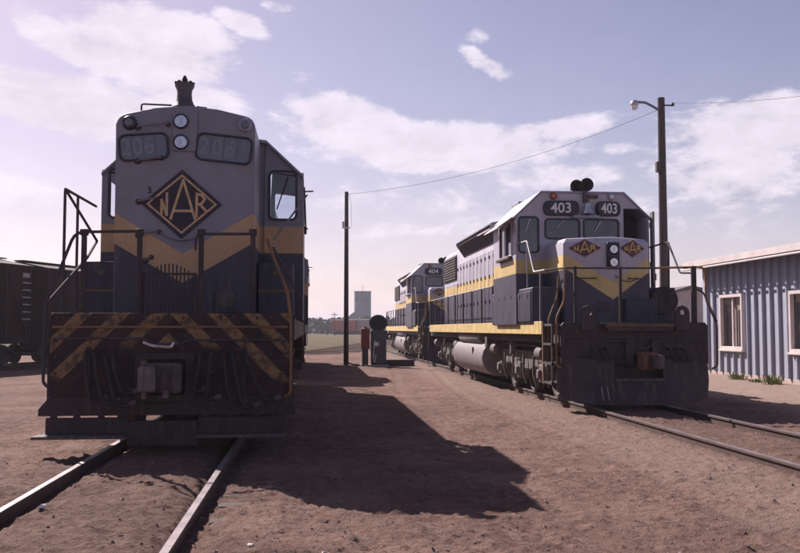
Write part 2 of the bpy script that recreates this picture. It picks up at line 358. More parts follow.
def logo(parent, cx, y, cz, hw, hh, back, ink, rim=True, w=.055, sxs=1.0):
    d = MB().prism([(cx - hw, cz), (cx, cz - hh), (cx + hw, cz), (cx, cz + hh)], 'y', y - .012, y + .02).build('emblem', back, parent)
    if rim:
        o = [(cx - hw * .88, cz), (cx, cz - hh * .86), (cx + hw * .88, cz), (cx, cz + hh * .86)]; i = [(cx - hw * .81, cz), (cx, cz - hh * .79), (cx + hw * .81, cz), (cx, cz + hh * .79)]
        MB().ring(o, i, 'y', y - .016, y - .01).build('emblem_border', ink, d)
    m = MB(); sz = hh / .86
    for k, (x0, z0, x1, z1) in enumerate(nar_strokes(not rim)):
        a = Vector((cx + x0 * hw * sxs, cz + z0 * sz)); b = Vector((cx + x1 * hw * sxs, cz + z1 * sz)); t = (b - a).normalized(); nrm = Vector((-t.y, t.x)) * w * .5 * hw; e = t * w * .4 * hw
        yy = y - .016 - .0007 * k
        m.prism([tuple(a - nrm - e), tuple(b - nrm + e), tuple(b + nrm + e), tuple(a + nrm - e)], 'y', yy, yy + .004)
    m.build('emblem_letters', ink, d); return d
def headlight(parent, cx, y, cz, r, rim='chrome'):
    h = MB().lathe([(r * 1.25, .03), (r * 1.25, -.02), (r * 1.05, -.035), (r, -.02), (r, 0)], (cx, y, cz), (0, 1, 0), 20).build('headlight', 'number_black', parent)
    MB().lathe([(r * .98, -.012), (r * .8, .004), (r * .45, .018), (.005, .022)], (cx, y, cz), (0, 1, 0), 20).build('reflector', 'chrome', h)
    MB().lathe([(r * .20, -.02), (r * .26, -.008), (r * .2, .012)], (cx, y, cz), (0, 1, 0), 10).build('bulb', 'bell_metal', h)
    MB().lathe([(r * .99, -.016), (r * .6, -.026), (.004, -.03)], (cx, y, cz), (0, 1, 0), 20).build('lens', 'lens_glass', h)
    return h
def grab(parent, x0, z0, x1, z1, y, r=.013, off=.09, mat='grab_steel'):
    g = MB().tube([(x0, y, z0), (x0, y - off, z0), (x1, y - off, z1), (x1, y, z1)], r, 6, .04).build('grab_iron', mat, parent)
    MB().lathe([(.045, 0), (.045, -.02), (.02, -.03)], (x0, y + .005, z0), (0, 1, 0), 8).lathe([(.035, 0), (.035, -.02), (.02, -.03)], (x1, y + .005, z1), (0, 1, 0), 8).build('bracket', 'black_steel', g); return g
def wall_cells(m, xs, zs, holes, y0, y1, ax='y'):
    """wall slab between coordinates xs / zs with rectangular holes (indices)"""
    for i in range(len(xs) - 1):
        for j in range(len(zs) - 1):
            if (i, j) in holes: continue
            if ax == 'y': m.box(xs[i], xs[i + 1], y0, y1, zs[j], zs[j + 1])
            else: m.box(y0, y1, xs[i], xs[i + 1], zs[j], zs[j + 1])
    return m
def window(parent, x0, x1, z0, z1, y, r=.06, fr=.035, mat='number_black', gl='cab_glass', wiper=None, wm='bell_metal'):
    o = MB().ring(rrect(x0 - fr, x1 + fr, z0 - fr, z1 + fr, r + fr), rrect(x0, x1, z0, z1, r), 'y', y - .022, y + .03).build('window_frame', mat, parent)
    MB().prism(rrect(x0 + .001, x1 - .001, z0 + .001, z1 - .001, r), 'y', y + .004, y + .010).build('pane', gl, o)
    if wiper: MB().tube([(wiper[0], y - .03, wiper[1]), (wiper[2], y - .035, wiper[3])], .011, 5).build('wiper', wm, o)
    return o
def wheelset(parent, yc, r, xg=.75):
    for s in (-1, 1):
        w = MB().lathe([(.16, -.02), (.16, .09), (r * .55, .07), (r * .80, .05), (r * .84, .10), (r, .10), (r + .004, -.02), (r + .03, -.035), (r + .03, -.05), (r * .8, -.05), (.16, -.05)], (s * xg, yc, r), (s, 0, 0), 28).build('wheel', 'truck_steel', parent)
    MB().cyl((-xg, yc, r), (xg, yc, r), .09, n=10).build('axle', 'truck_steel', parent)

# ------------------------------------------------------------------ ground
def hgt(x, y):
    base = -.115
    h = (noise.noise(Vector((x * .35, y * .35, 1))) * .035 + noise.noise(Vector((x * 1.7, y * 2.3, 5))) * .020)
    near = max(0.0, min(1.0, (30 - y) / 14))
    c = noise.noise(Vector((x * 5.5, y * 7.5, 2))); h += near * max(0, c) * .030
    c2 = noise.noise(Vector((x * 14, y * 17, 9))); h += near * max(0, c2 - .05) * .048
    if -4.5 < x < 1.8 and y < 15:                        # loose clods round the near track
        c3 = noise.noise(Vector((x * 3.1, y * 3.9, 13))); h += max(0, c3 - .1) ** 1.0 * .045 - max(0, -c3 - .25) * .05
    # packed higher between the left rails, hollow beside them
    for xc in (-1.77, 6.15):
        d = abs(x - xc)
        if d < 3.0:
            ins = max(0.0, 1 - d / .70); h += .055 * min(1, ins * 3) if d < .70 else 0
            if .66 < d < .93: h -= .025
            if xc < 0 and .93 < d < 1.7: h += .035 * math.sin((d - .93) / .77 * math.pi)
    for o in (-.75, .75):                                # old tyre ruts
        dd = x - (2.7 + o + .035 * (y - 8) + .25 * math.sin(y * .22)); 
        if abs(dd) < .5 and y < 40: h += -.014 * math.exp(-(dd / .10) ** 2) + .008 * math.exp(-((abs(dd) - .2) / .08) ** 2)
    if x > 10.5 and y > 8: h += .14 * min(1, (x - 10.5) / 2.2) + .05 * max(0, noise.noise(Vector((x * .9, y * .9, 4))))
    return base + h
def axis(spec):
    out = [spec[0][0]]
    for a, b, st in spec:
        n = max(1, int(round((b - a) / st))); out += [a + (b - a) * (i + 1) / n for i in range(n)]
    return out
def build_ground():
    xs = axis([(-2500, -400, 700), (-400, -60, 60), (-60, -16, 4), (-16, -6, .4), (-6, -3.6, .08), (-3.6, 6, .034), (6, 9, .05), (9, 14, .12), (14, 22, .5), (22, 60, 4), (60, 400, 60), (400, 2500, 700)])
    ys = axis([(-200, -20, 30), (-20, 3, 1.5), (3, 5.6, .2), (5.6, 10, .034), (10, 16, .055), (16, 24, .1), (24, 44, .22), (44, 80, 1), (80, 300, 20), (300, 3500, 400)])
    vs = []; nx = len(xs)
    for y in ys:
        for x in xs: vs.append((x, y, hgt(x, y) if -18 < x < 24 and 3 < y < 80 else -.115))
    fs = [(j * nx + i, j * nx + i + 1, (j + 1) * nx + i + 1, (j + 1) * nx + i) for j in range(len(ys) - 1) for i in range(nx - 1)]
    me = bpy.data.meshes.new('ground'); me.from_pydata(vs, [], fs); me.materials.append(MATS['dirt']); me.polygons.foreach_set('use_smooth', [True] * len(fs))
    o = bpy.data.objects.new('ground', me); COL.objects.link(o); o['kind'] = 'structure'; o['label'] = 'bare reddish brown dirt yard with grass beyond'
build_ground()
def build_pebbles():
    m = MB(); rnd = random.Random(3)
    for i in range(4200):
        y = 5.8 + 26 * rnd.random() ** 2.0; x = rnd.uniform(-5, 10.5); s = rnd.uniform(.005, .017) * (1 if rnd.random() < .97 else 1.7)
        z = hgt(x, y); a = rnd.random() * 6.28
        p = [(math.cos(a + k * 2.09) * s * rnd.uniform(.7, 1.3), math.sin(a + k * 2.09) * s * rnd.uniform(.7, 1.3)) for k in range(3)]
        vs = [(x + q[0], y + q[1], z - .004) for q in p] + [(x + q[0] * .55, y + q[1] * .55, z + s * rnd.uniform(.35, .75)) for q in p]
        m.add(vs, [(3, 4, 5), (0, 1, 4, 3), (1, 2, 5, 4), (2, 0, 3, 5)])
    o = m.build('pebbles', 'stone', smooth=False); o['kind'] = 'stuff'; o['label'] = 'small stones and clods scattered over the dirt'; o['category'] = 'gravel'
build_pebbles()

# ------------------------------------------------------------------ railway tracks
RAIL = [(-.065, -.165), (.065, -.165), (.065, -.15), (.012, -.13), (.012, -.04), (.036, -.03), (.036, -.004), (.03, 0), (-.03, 0), (-.036, -.004), (-.036, -.03), (-.012, -.04), (-.012, -.13), (-.065, -.15)]
def rail_part(parent, xc, y0, y1):
    me = MB().prism([(xc + a, b) for a, b in RAIL], 'y', y0, y1).build('rail', 'rail_side', parent, smooth=False)
    MB().box(xc - .031, xc + .031, y0, y1, -.001, .003).build('running_surface', 'rail_top', me, smooth=False)
def track(xc, y0, y1, label):
    t = thing('railway_track', label, 'track', (xc, 0, 0), 0, 'railway tracks in the yard')
    for s in (-1, 1): rail_part(t, s * .79, y0, y1)
    return t
t1 = track(-1.77, 2, 52, 'half buried railway track under the nearest locomotive at left')
track(6.15, 2, 110, 'railway track running under the two locomotives at right')
rt = random.Random(5)
for k in range(6):     # a few tie ends showing through the dirt
    y = 7.6 + k * .62 + rt.uniform(-.05, .05)
    MB().box(.93, 1.32 + rt.uniform(-.1, .1), y, y + .2, -.2, -.098 + rt.uniform(-.01, .015)).build('tie', 'pole_wood', t1, .02)

# ------------------------------------------------------------------ GP type locomotive, number 206
GPX, GPY = -1.77, 11.6
def g(x, y, Y): p = atY(x, y, Y); return (p.x - GPX, p.y - GPY, p.z)
def gX(x, y, X): p = atX(x, y, X); return (p.x - GPX, p.y - GPY, p.z)
def make_gp():
    t = thing('diesel_locomotive', 'grey and navy high hood locomotive numbered 206 with striped pilot and big diamond emblem', 'locomotive', (GPX, GPY, 0), 0, 'diesel locomotives in the yard')
    LV = 'gp_livery'
    MB().box(-1.40, 1.40, .12, 15.2, 1.30, 1.60).build('underframe', 'sill_dark', t, .01)
    MB().box(-1.49, 1.49, .10, 15.25, 1.60, 1.645).build('walkway', 'sill_dark', t, .006)
    for s in (-1, 1): MB().box(min(s * 1.49, s * 1.53), max(s * 1.49, s * 1.53), .95, 14.4, 1.34, 1.66).build('side_sill', 'navy_paint', t, .006)
    # pilot
    pl = MB().box(-1.47, 1.50, 0, .05, .66, 1.70).build('pilot_sheet', 'pilot_stripes', t, .008)
    MB().prism([(-1.47, .66), (1.50, .66), (1.56, .50), (1.56, .42), (-1.60, .42), (-1.60, .50)], 'y', .004, .07).build('pilot_skirt', 'black_steel', t, .006)
    bolt = MB().lathe([(.022, .0), (.022, -.012), (.012, -.02)], (0, 0, 0), (0, 1, 0), 8).build('bolt', 'black_steel', pl); bolt.location = (-1.40, 0, 1.64)
    for k in range(1, 19): inst(bolt, pl, (-1.40 + k * .155, 0, 1.64))
    for k in range(19): inst(bolt, pl, (-1.40 + k * .155, 0, .74))
    for z in (.95, 1.15, 1.35):
        for x in (-1.40, -.62, .52, 1.42): inst(bolt, pl, (x, 0, z))
    for x in (-1.0, .92): MB().box(x - .03, x + .03, -.012, .004, .70, 1.28).build('stiffener', 'black_steel', pl, .004)
    MB().tube([(-1.44, -.03, 1.525), (1.46, -.03, 1.525)], .016).build('pilot_rail', 'rail_orange', pl)
    lv = MB().tube([(-1.42, -.06, 1.30), (-1.42, -.07, 1.385), (-.32, -.07, 1.385), (-.26, -.09, 1.31), (.10, -.09, 1.30), (.22, -.07, 1.36), (1.40, -.07, 1.36), (1.45, -.06, 1.24)], .014, 6, .04).build('uncoupling_lever', 'handrail_steel', t)
    MB().tube([(-.32, -.09, 1.335), (-.20, -.14, 1.29), (.02, -.15, 1.27), (.05, -.10, 1.33)], .018, 6, .03).build('lever_handle', 'bell_metal', lv)
    # footboards and hangers
    for a, b in ((-1.49, -.50), (.36, 1.46)):
        f = MB().box(a, b, -.06, .02, .20, .40).build('footboard', 'black_steel', t, .006)
        MB().box(a - .10 if a < 0 else a, b, -.30, .02, .165, .20).build('footboard_tread', 'truck_steel', f, .005)
        for q in (.08, .36, .66, .90): x = a + (b - a) * q; MB().box(x - .04, x + .04, .0, .03, .39, .46).build('hanger', 'black_steel', f)
    MB().box(-.50, .36, -.10, .0, .05, .36).build('pilot_plate', 'black_steel', t, .008)
    # coupler
    c = MB().prism([(-.24, -.12), (.10, -.12), (.19, -.30), (.20, -.44), (.13, -.52), (.06, -.40), (-.02, -.36), (-.16, -.36), (-.26, -.30)], 'z', .72, 1.08).build('coupler', 'truck_steel', t, .03, 3)
    MB().prism([(-.28, -.32), (-.31, -.48), (-.29, -.60), (-.22, -.66), (-.13, -.65), (-.08, -.58), (-.10, -.52), (-.16, -.50), (-.17, -.40), (-.10, -.33)], 'z', .75, 1.05).build('knuckle', 'truck_grey', c, .025, 3)
    MB().box(-.03, .05, -.42, -.30, .66, .76).build('lock_lifter', 'truck_grey', c, .015)
    MB().box(-.19, .06, -.14, .6, .78, 1.02).build('drawbar', 'black_steel', c, .02)
    MB().ring(rrect(-.42, .30, .60, 1.20, .05), rrect(-.32, .20, .68, 1.12, .04), 'y', -.10, -.01).build('coupler_pocket', 'black_steel', t, .006)
    MB().lathe([(.03, -.02), (.035, .42), (.05, .44)], (-.24, -.45, .68), (0, 0, 1), 10).build('knuckle_pin', 'truck_grey', c)
    # air and control hoses
    for i, (x, dx, zl) in enumerate(((-1.02, .10, .62), (-.92, .16, .58), (-.80, .22, .55), (-.70, .16, .70), (.52, -.06, .62), (.66, .12, .56), (.76, .18, .52), (.92, .28, .60), (.40, -.10, .72))):
        pts = [(x, -.02, 1.22), (x + dx * .1, -.14, 1.20), (x + dx * .3, -.19, 1.02), (x + dx * .7, -.20, zl + .12), (x + dx, -.19, zl), (x + dx + .12, -.16, zl + .02)]
        h = MB().tube(pts, .024, 7, .10).build('air_hose', 'rubber', t)
        MB().cyl(pts[-1], (pts[-1][0] + .07, pts[-1][1], pts[-1][2] + .03), .036, n=8).build('hose_end', 'truck_steel', h)
    # corner steps
    for s in (-1, 1):
        for k in range(3):
            z = .52 + k * .36; MB().box(s * 1.18 - .30, s * 1.18 + .30, .12, .95, z, z + .04).build('step', 'sill_dark', t, .005)
        for y in (.08, .90): MB().box(s * 1.50 - .02, s * 1.50 + .02, y, y + .05, .50, 1.62).build('step_hanger', 'sill_dark', t)
    # high short hood with rounded shoulders
    def hood_poly(w, top, sh, z0=1.646):
        pts = [(w, z0), (w, top - sh - .14)]
        for i in range(5): a = R(i * 20); pts.append((w - .16 + .16 * math.cos(a), top - sh - .14 + .16 * math.sin(a)))
        pts += [(w * .45, top - .045), (0, top)]
        return pts + [(-x, z) for x, z in reversed(pts[:-1])]
    hood = MB().prism([(x + .02, z) for x, z in hood_poly(.945, 4.60, .15)], 'y', .95, 2.42).build('short_hood', LV, t, .035, 3)
    MB().box(-.16, .18, .915, .949, 3.95, 4.50).build('headlight_housing', LV, t, .02)
    headlight(t, -.045, .90, 4.36, .085); headlight(t, -.04, .90, 4.07, .085)
    for cx, cz, w, h, tilt in ((-.545, 4.0, .315, .165, R(-5)), (.545, 3.995, .365, .17, R(5.5))):
        b = MB().ring(rrect(-w - .026, w + .026, -h - .026, h + .026, .10), rrect(-w, w, -h, h, .075), 'y', -.03, .006).build('number_board', 'number_black', t, .006)
        b.location = (cx, .945, cz); b.rotation_euler = (0, tilt, 0)
        for k in range(4):
            a0 = -w + .004 + (2 * w - .008) * k / 4; a1 = a0 + (2 * w - .008) / 4 - .006; e = .055
            MB().prism([(a0 + (e if k == 0 else 0), -h + .004), (a1 - (e if k == 3 else 0), -h + .004), (a1, -h + (.05 if k == 3 else .004)), (a1, h - (.05 if k == 3 else .004)), (a1 - (e if k == 3 else 0), h - .004), (a0 + (e if k == 0 else 0), h - .004), (a0, h - (.05 if k == 0 else .004)), (a0, -h + (.05 if k == 0 else .004))], 'y', -.008, .004).build('board_panel', 'board_glass', b)
            if k < 3: text('digit', '206'[k], .34, (a0 + a1) / 2, -.010, 0, 'digit_faint', b, .002, .85, .015)
    for x, m in ((-.74, 'number_black'), (.83, 'grey_paint')):
        cl = MB().lathe([(.10, .02), (.10, -.03), (.085, -.05), (.07, -.055)], (x, .95, 4.33), (0, 1, 0), 16).build('class_light', m, t)
        MB().lathe([(.06, -.057), (.045, -.075), (.004, -.082)], (x, .95, 4.33), (0, 1, 0), 12).build('lens', 'board_glass', cl)
    logo(t, -.02, .945, 3.215, .545, .48, 'logo_navy', 'logo_tan', True, .062)
    text('road_number_mark', '3', .13, -.46, .945, 3.40, 'number_black', t, .003)
    for z, x0, x1 in ((4.27, -.63, -.22), (3.80, -.62, -.30), (3.24, -.60, -.36), (2.78, -.60, -.32), (2.43, -.50, -.42)):
        grab(t, x0, z, x1, z + .05, .95)
    MB().tube([(-.32, .93, 2.83), (-.2, .87, 2.74), (0, .86, 2.70), (.2, .87, 2.74), (.30, .93, 2.86)], .012, 5).build('hand_grab', 'grab_steel', t)
    MB().tube([(-.60, 1.02, 4.46), (-.60, 1.02, 4.62), (-.19, 1.02, 4.61)], .014, 6, .03).build('roof_grab', 'black_steel', t)
    # bell on top
    be = MB().lathe([(.165, 0), (.168, .02), (.13, .07), (.108, .13), (.10, .22), (.108, .27), (.135, .32), (.13, .36), (.10, .37)], (-.03, 1.12, 4.585), (0, 0, 1), 20).build('roof_stack', 'pump_grey', t)
    m = MB()
    for k in range(9):
        a = 2 * math.pi * k / 9; m.box(-.03 + .118 * math.cos(a) - .02, -.03 + .118 * math.cos(a) + .02, 1.12 + .118 * math.sin(a) - .02, 1.12 + .118 * math.sin(a) + .02, 4.93, 4.965)
    m.lathe([(.05, 0), (.04, .06), (.015, .11)], (-.03, 1.12, 4.95), (0, 0, 1), 8).build('stack_crown', 'black_steel', be)
    MB().tube([(.14, 1.1, 4.61), (.28, 1.12, 4.60)], .018).build('roof_pipe', 'black_steel', t)
    # drop step grille between the handrails
    gx0, gx1 = g(141, 300, 11.75)[0], g(196, 300, 11.75)[0]
    gr = MB().ring([(gx0, 1.66), (gx1, 1.66), (gx1, 2.22), (gx0, 2.22)], [(gx0 + .03, 1.69), (gx1 - .03, 1.69), (gx1 - .03, 2.19), (gx0 + .03, 2.19)], 'y', .15, .18).build('drop_step', 'black_steel', t)
    for k in range(13):
        x = gx0 + .05 + (gx1 - gx0 - .1) * k / 12; z1 = 2.22 + .12 * math.sin(math.pi * k / 12)
        MB().box(x - .009, x + .009, .14, .158, 1.68, z1).build('bar', 'black_steel', gr)
    MB().box(gx1 + .14, gx1 + .46, .93, .955, 1.72, 2.02).build('sand_box_door', 'navy_paint', t, .01)
    MB().lathe([(.13, 0), (.13, -.03), (.10, -.045)], (gx1 + .30, .95, 1.92), (0, 1, 0), 16).build('sand_filler', 'truck_steel', t)
    # handrails
    def hr(pts, r=.021, bend=.07, mat='handrail_steel', name='handrail'): return MB().tube(pts, r, 7, bend).build(name, mat, t)
    Y = 11.72
    for x in (84.4, 140, 201.5, 253):
        p = g(x, 233, Y); MB().box(p[0] - .032, p[0] + .032, p[1] - .02, p[1] + .02, 1.60, p[2] + .02).build('stanchion', 'black_steel', t, .006)
        MB().box(p[0] - .05, p[0] + .05, p[1] - .035, p[1] + .03, p[2] - .03, p[2] + .05).build('rail_clamp', 'black_steel', t, .01)
    hr([g(141, 231, Y), g(75, 232, Y), g(63, 262, Y - .08), g(45, 305, Y - .15), g(43, 383, Y - .15), g(49, 388, Y - .15)], .02, .12)
    hr([g(63, 300, Y - .1)] and [g(97, 241, 13.8), g(87, 258, 12.6), g(47.7, 302, Y - .12)], .02, .10)
    hr([g(198, 234, Y), g(257, 234, Y)], .02)
    hr([g(198, 234, Y), g(195.5, 240, Y), g(195.5, 250, Y)], .016)
    zt = 3.37
    hr([(-1.52, .72, 1.62), (-1.52, .72, zt), (-1.52, 2.45, zt)], .02, .05)
    hr([(-1.52, 1.38, 1.62), (-1.52, 1.38, zt)], .02)
    hr([(-1.52, .72, zt), g(97, 241, 13.8)], .019)
    hr([g(307, 195, 13.75), g(274, 239.5, 12.9)], .014, 0, 'grab_steel')
    hr([g(267, 239, 11.9), g(277, 266, 11.75), g(287, 289, 11.65), g(291, 320, 11.6), g(290.5, 393, 11.55), g(285, 397, 11.6)], .020, .12, 'rail_orange')
    hr([g(273, 247, 12.2), g(303, 303, 12.4), (1.52, .85, 1.64)], .018, .06)
    hr([(1.64, 2.5, 3.72), (1.67, 2.48, 3.0)], .014)
    # battery boxes either side of the hood
    for s in (-1, 1):
        a, b = sorted((s * .965 + .02, s * 1.50))
        bx = MB().box(a, b, 1.62, 2.385, 1.647, 2.47).build('battery_box', 'navy_paint', t, .015)
        MB().box(a + .01, b - .005, 1.600, 1.618, 2.04, 2.065).build('box_trim', 'rail_orange', bx)
        MB().box((a + b) / 2 - .05, (a + b) / 2 + .05, 1.595, 1.62, 2.28, 2.34).build('hasp', 'truck_steel', bx)
    # cab: hollow, with windows you see through
    ox = .10
    def zr(x): x = abs(x); return 4.52 - .10 * x if x < .95 else 4.425 - (x - .95) * .93
    prof = [-1.53, -1.30, -.95, -.4, .4, .95, 1.30, 1.53]
    cab = MB().box(-1.48 + ox, 1.48 + ox, 2.46, 4.54, 1.66, 1.70).build('cab', 'interior', t)
    for y0, y1 in ((2.40, 2.45), (4.55, 4.60)):
        w0 = (1.02, 1.40) if y0 < 3 else (1.00, 1.43)
        z0, z1 = (3.21, 3.93) if y0 < 3 else (3.22, 3.93)
        for s in (-1, 1):
            xs = [.93, w0[0], w0[1], 1.53]; xs = xs if s > 0 else [-q for q in reversed(xs)]
            fw = wall_cells(MB(), [q + ox for q in xs], [1.646, z0, z1], {(1, 1)}, y0, y1)
            fw.prism([(s * .93 + ox, z1), (s * 1.53 + ox, z1 - .05), (s * 1.53 + ox, zr(1.53) - .03), (s * .95 + ox, zr(.95) - .03)], 'y', y0 + .001, y1 - .001)
            fw.build('cab_wall', LV, cab, smooth=False)
    MB().box(-.93 + ox, .93 + ox, 2.44, 2.46, 1.71, 4.40).build('cab_wall', LV, cab, smooth=False)
    for s in (-1, 1):
        x0, x1 = sorted((s * 1.53 + ox, s * 1.49 + ox)); wall_cells(MB(), [2.452, 2.75, 3.45, 3.55, 4.2, 4.548], [1.646, 3.15, 3.80], {(1, 1), (3, 1)}, x0, x1, 'x').build('cab_side', LV, cab, smooth=False)
    top = [(x + ox, zr(x)) for x in prof]; MB().prism(top + [(x + ox, z - .05) for x, z in reversed([(q, zr(q)) for q in prof])], 'y', 2.34, 4.70).build('cab_roof', 'grey_paint', t, .012)
    MB().box(.3, .95, 3.9, 4.4, 1.71, 2.6).build('cab_seat', 'interior', cab, .04); MB().box(-.9, -.3, 2.9, 3.4, 1.71, 2.7).build('cab_seat', 'interior', cab, .04)
    for s in (-1, 1):
        a, b = sorted((s * 1.02 + ox, s * 1.40 + ox)); window(cab, a, b, 3.21, 3.93, 2.40, .06, .035, 'number_black', 'cab_glass', (a + .1, 3.35, a + .27, 3.86) if s > 0 else None, 'black_steel')
        a, b = sorted((s * 1.00 + ox, s * 1.43 + ox)); window(cab, a, b, 3.22, 3.93, 4.575, .05)
    MB().box(1.64, 1.68, 2.46, 2.54, 2.98, 3.10).build('mirror', 'black_steel', cab, .01)
    MB().tube([(1.64, 2.55, 3.66), (1.78, 2.5, 3.66)], .012).tube([(1.64, 2.5, 3.1), (1.7, 2.5, 3.06)], .012).build('mirror_bracket', 'black_steel', cab)
    # long hood behind
    MB().prism([(x + .02, z) for x, z in hood_poly(.92, 4.40, .12)], 'y', 4.61, 14.35).build('long_hood', LV, t, .03, 2)
    for s in (-1, 1):
        for k in range(11):
            y = 4.8 + k * .85; a, b = sorted((s * .921 + .02, s * .938 + .02)); d = MB().box(a, b, y, y + .80, 1.78, 3.75).build('hood_door', LV, t, .006)
            a, b = sorted((s * .938 + .02, s * .965 + .02)); MB().box(a, b, y + .70, y + .74, 2.5, 2.62).build('latch', 'black_steel', d)
    for y in (6.2, 7.6, 11.6, 13.0): MB().lathe([(.55, 0), (.55, .14), (.50, .16), (.1, .17)], (.02, y, 4.36), (0, 0, 1), 20).build('radiator_fan', 'grey_paint', t)
    for y in (8.9, 10.3): MB().lathe([(.2, 0), (.2, .22), (.16, .22)], (.02, y, 4.36), (0, 0, 1), 14).build('exhaust_stack', 'black_steel', t)
    for s in (-1, 1):
        for k in range(6):
            y = 5.2 + k * 1.75; MB().box(s * 1.50 - .018, s * 1.50 + .018, y, y + .04, 1.6, 2.68).build('stanchion', 'black_steel', t)
        MB().tube([(s * 1.50, 4.7, 2.68), (s * 1.50, 14.6, 2.68), (s * 1.50, 14.9, 2.3)], .018).build('handrail', 'handrail_steel', t)
    MB().box(-1.47, 1.50, 15.2, 15.25, .66, 1.70).build('rear_pilot_sheet', 'black_steel', t)
    for x in (-1.4, -.5, .5, 1.4): MB().box(x - .025, x + .025, 15.1, 15.15, 1.6, 2.7).build('stanchion', 'black_steel', t)
    for a, b in ((-1.42, -.5), (.5, 1.42)): MB().tube([(a, 15.12, 2.68), (b, 15.12, 2.68)], .018).build('handrail', 'handrail_steel', t)
    MB().tube([(1.52, 15.0, 2.6), (1.54, 15.28, 2.2), (1.54, 15.3, .7), (1.40, 15.3, .66)], .018, 6, .08).build('handrail', 'handrail_steel', t)
    for s in (-1, 1):
        for k in range(3): z = .52 + k * .36; MB().box(s * 1.18 - .32, s * 1.18 + .32, 14.4, 15.2, z, z + .04).build('step', 'sill_dark', t)
    MB().box(-.17, .17, 15.25, 15.75, .72, 1.06).build('rear_coupler', 'truck_steel', t, .03)
    # running gear
    for yc in (3.3, 12.0):
        tr = MB()
        for s in (-1, 1):
            a, b = sorted((s * .98, s * 1.12)); tr.prism([(yc - 2.0, .55), (yc - 1.75, .78), (yc - .8, .85), (yc - .5, .62), (yc + .5, .62), (yc + .8, .85), (yc + 1.75, .78), (yc + 2.0, .55), (yc + 1.6, .34), (yc + .9, .34), (yc + .6, .26), (yc - .6, .26), (yc - .9, .34), (yc - 1.6, .34)], 'x', a, b)
        tr = tr.build('truck_frame', 'truck_steel', t, .02)
        for y in (yc - 1.37, yc + 1.37): wheelset(tr, y, .508)
        for s in (-1, 1):
            for y in (yc - 1.37, yc + 1.37): MB().cyl((s * .98, y, .508), (s * 1.25, y, .508), .15, .13, 14).build('journal_box', 'black_steel', tr)
            MB().cyl((s * 1.16, yc - .55, .86), (s * 1.16, yc - .95, .86), .12, n=12).build('brake_cylinder', 'black_steel', tr)
    MB().prism([(-1.30, 1.25), (-1.38, 1.0), (-1.30, .55), (-.9, .38), (.9, .38), (1.30, .55), (1.38, 1.0), (1.30, 1.25)], 'y', 6.0, 9.4).build('fuel_tank', 'black_steel', t, .03)
    return t
gp = make_gp()
gp2 = copy_tree(gp, None, (GPX, GPY + 17.6, 0))
tag(gp2, 'second high hood locomotive coupled behind the one numbered 206 and hidden by it', 'locomotive', 'diesel locomotives in the yard')

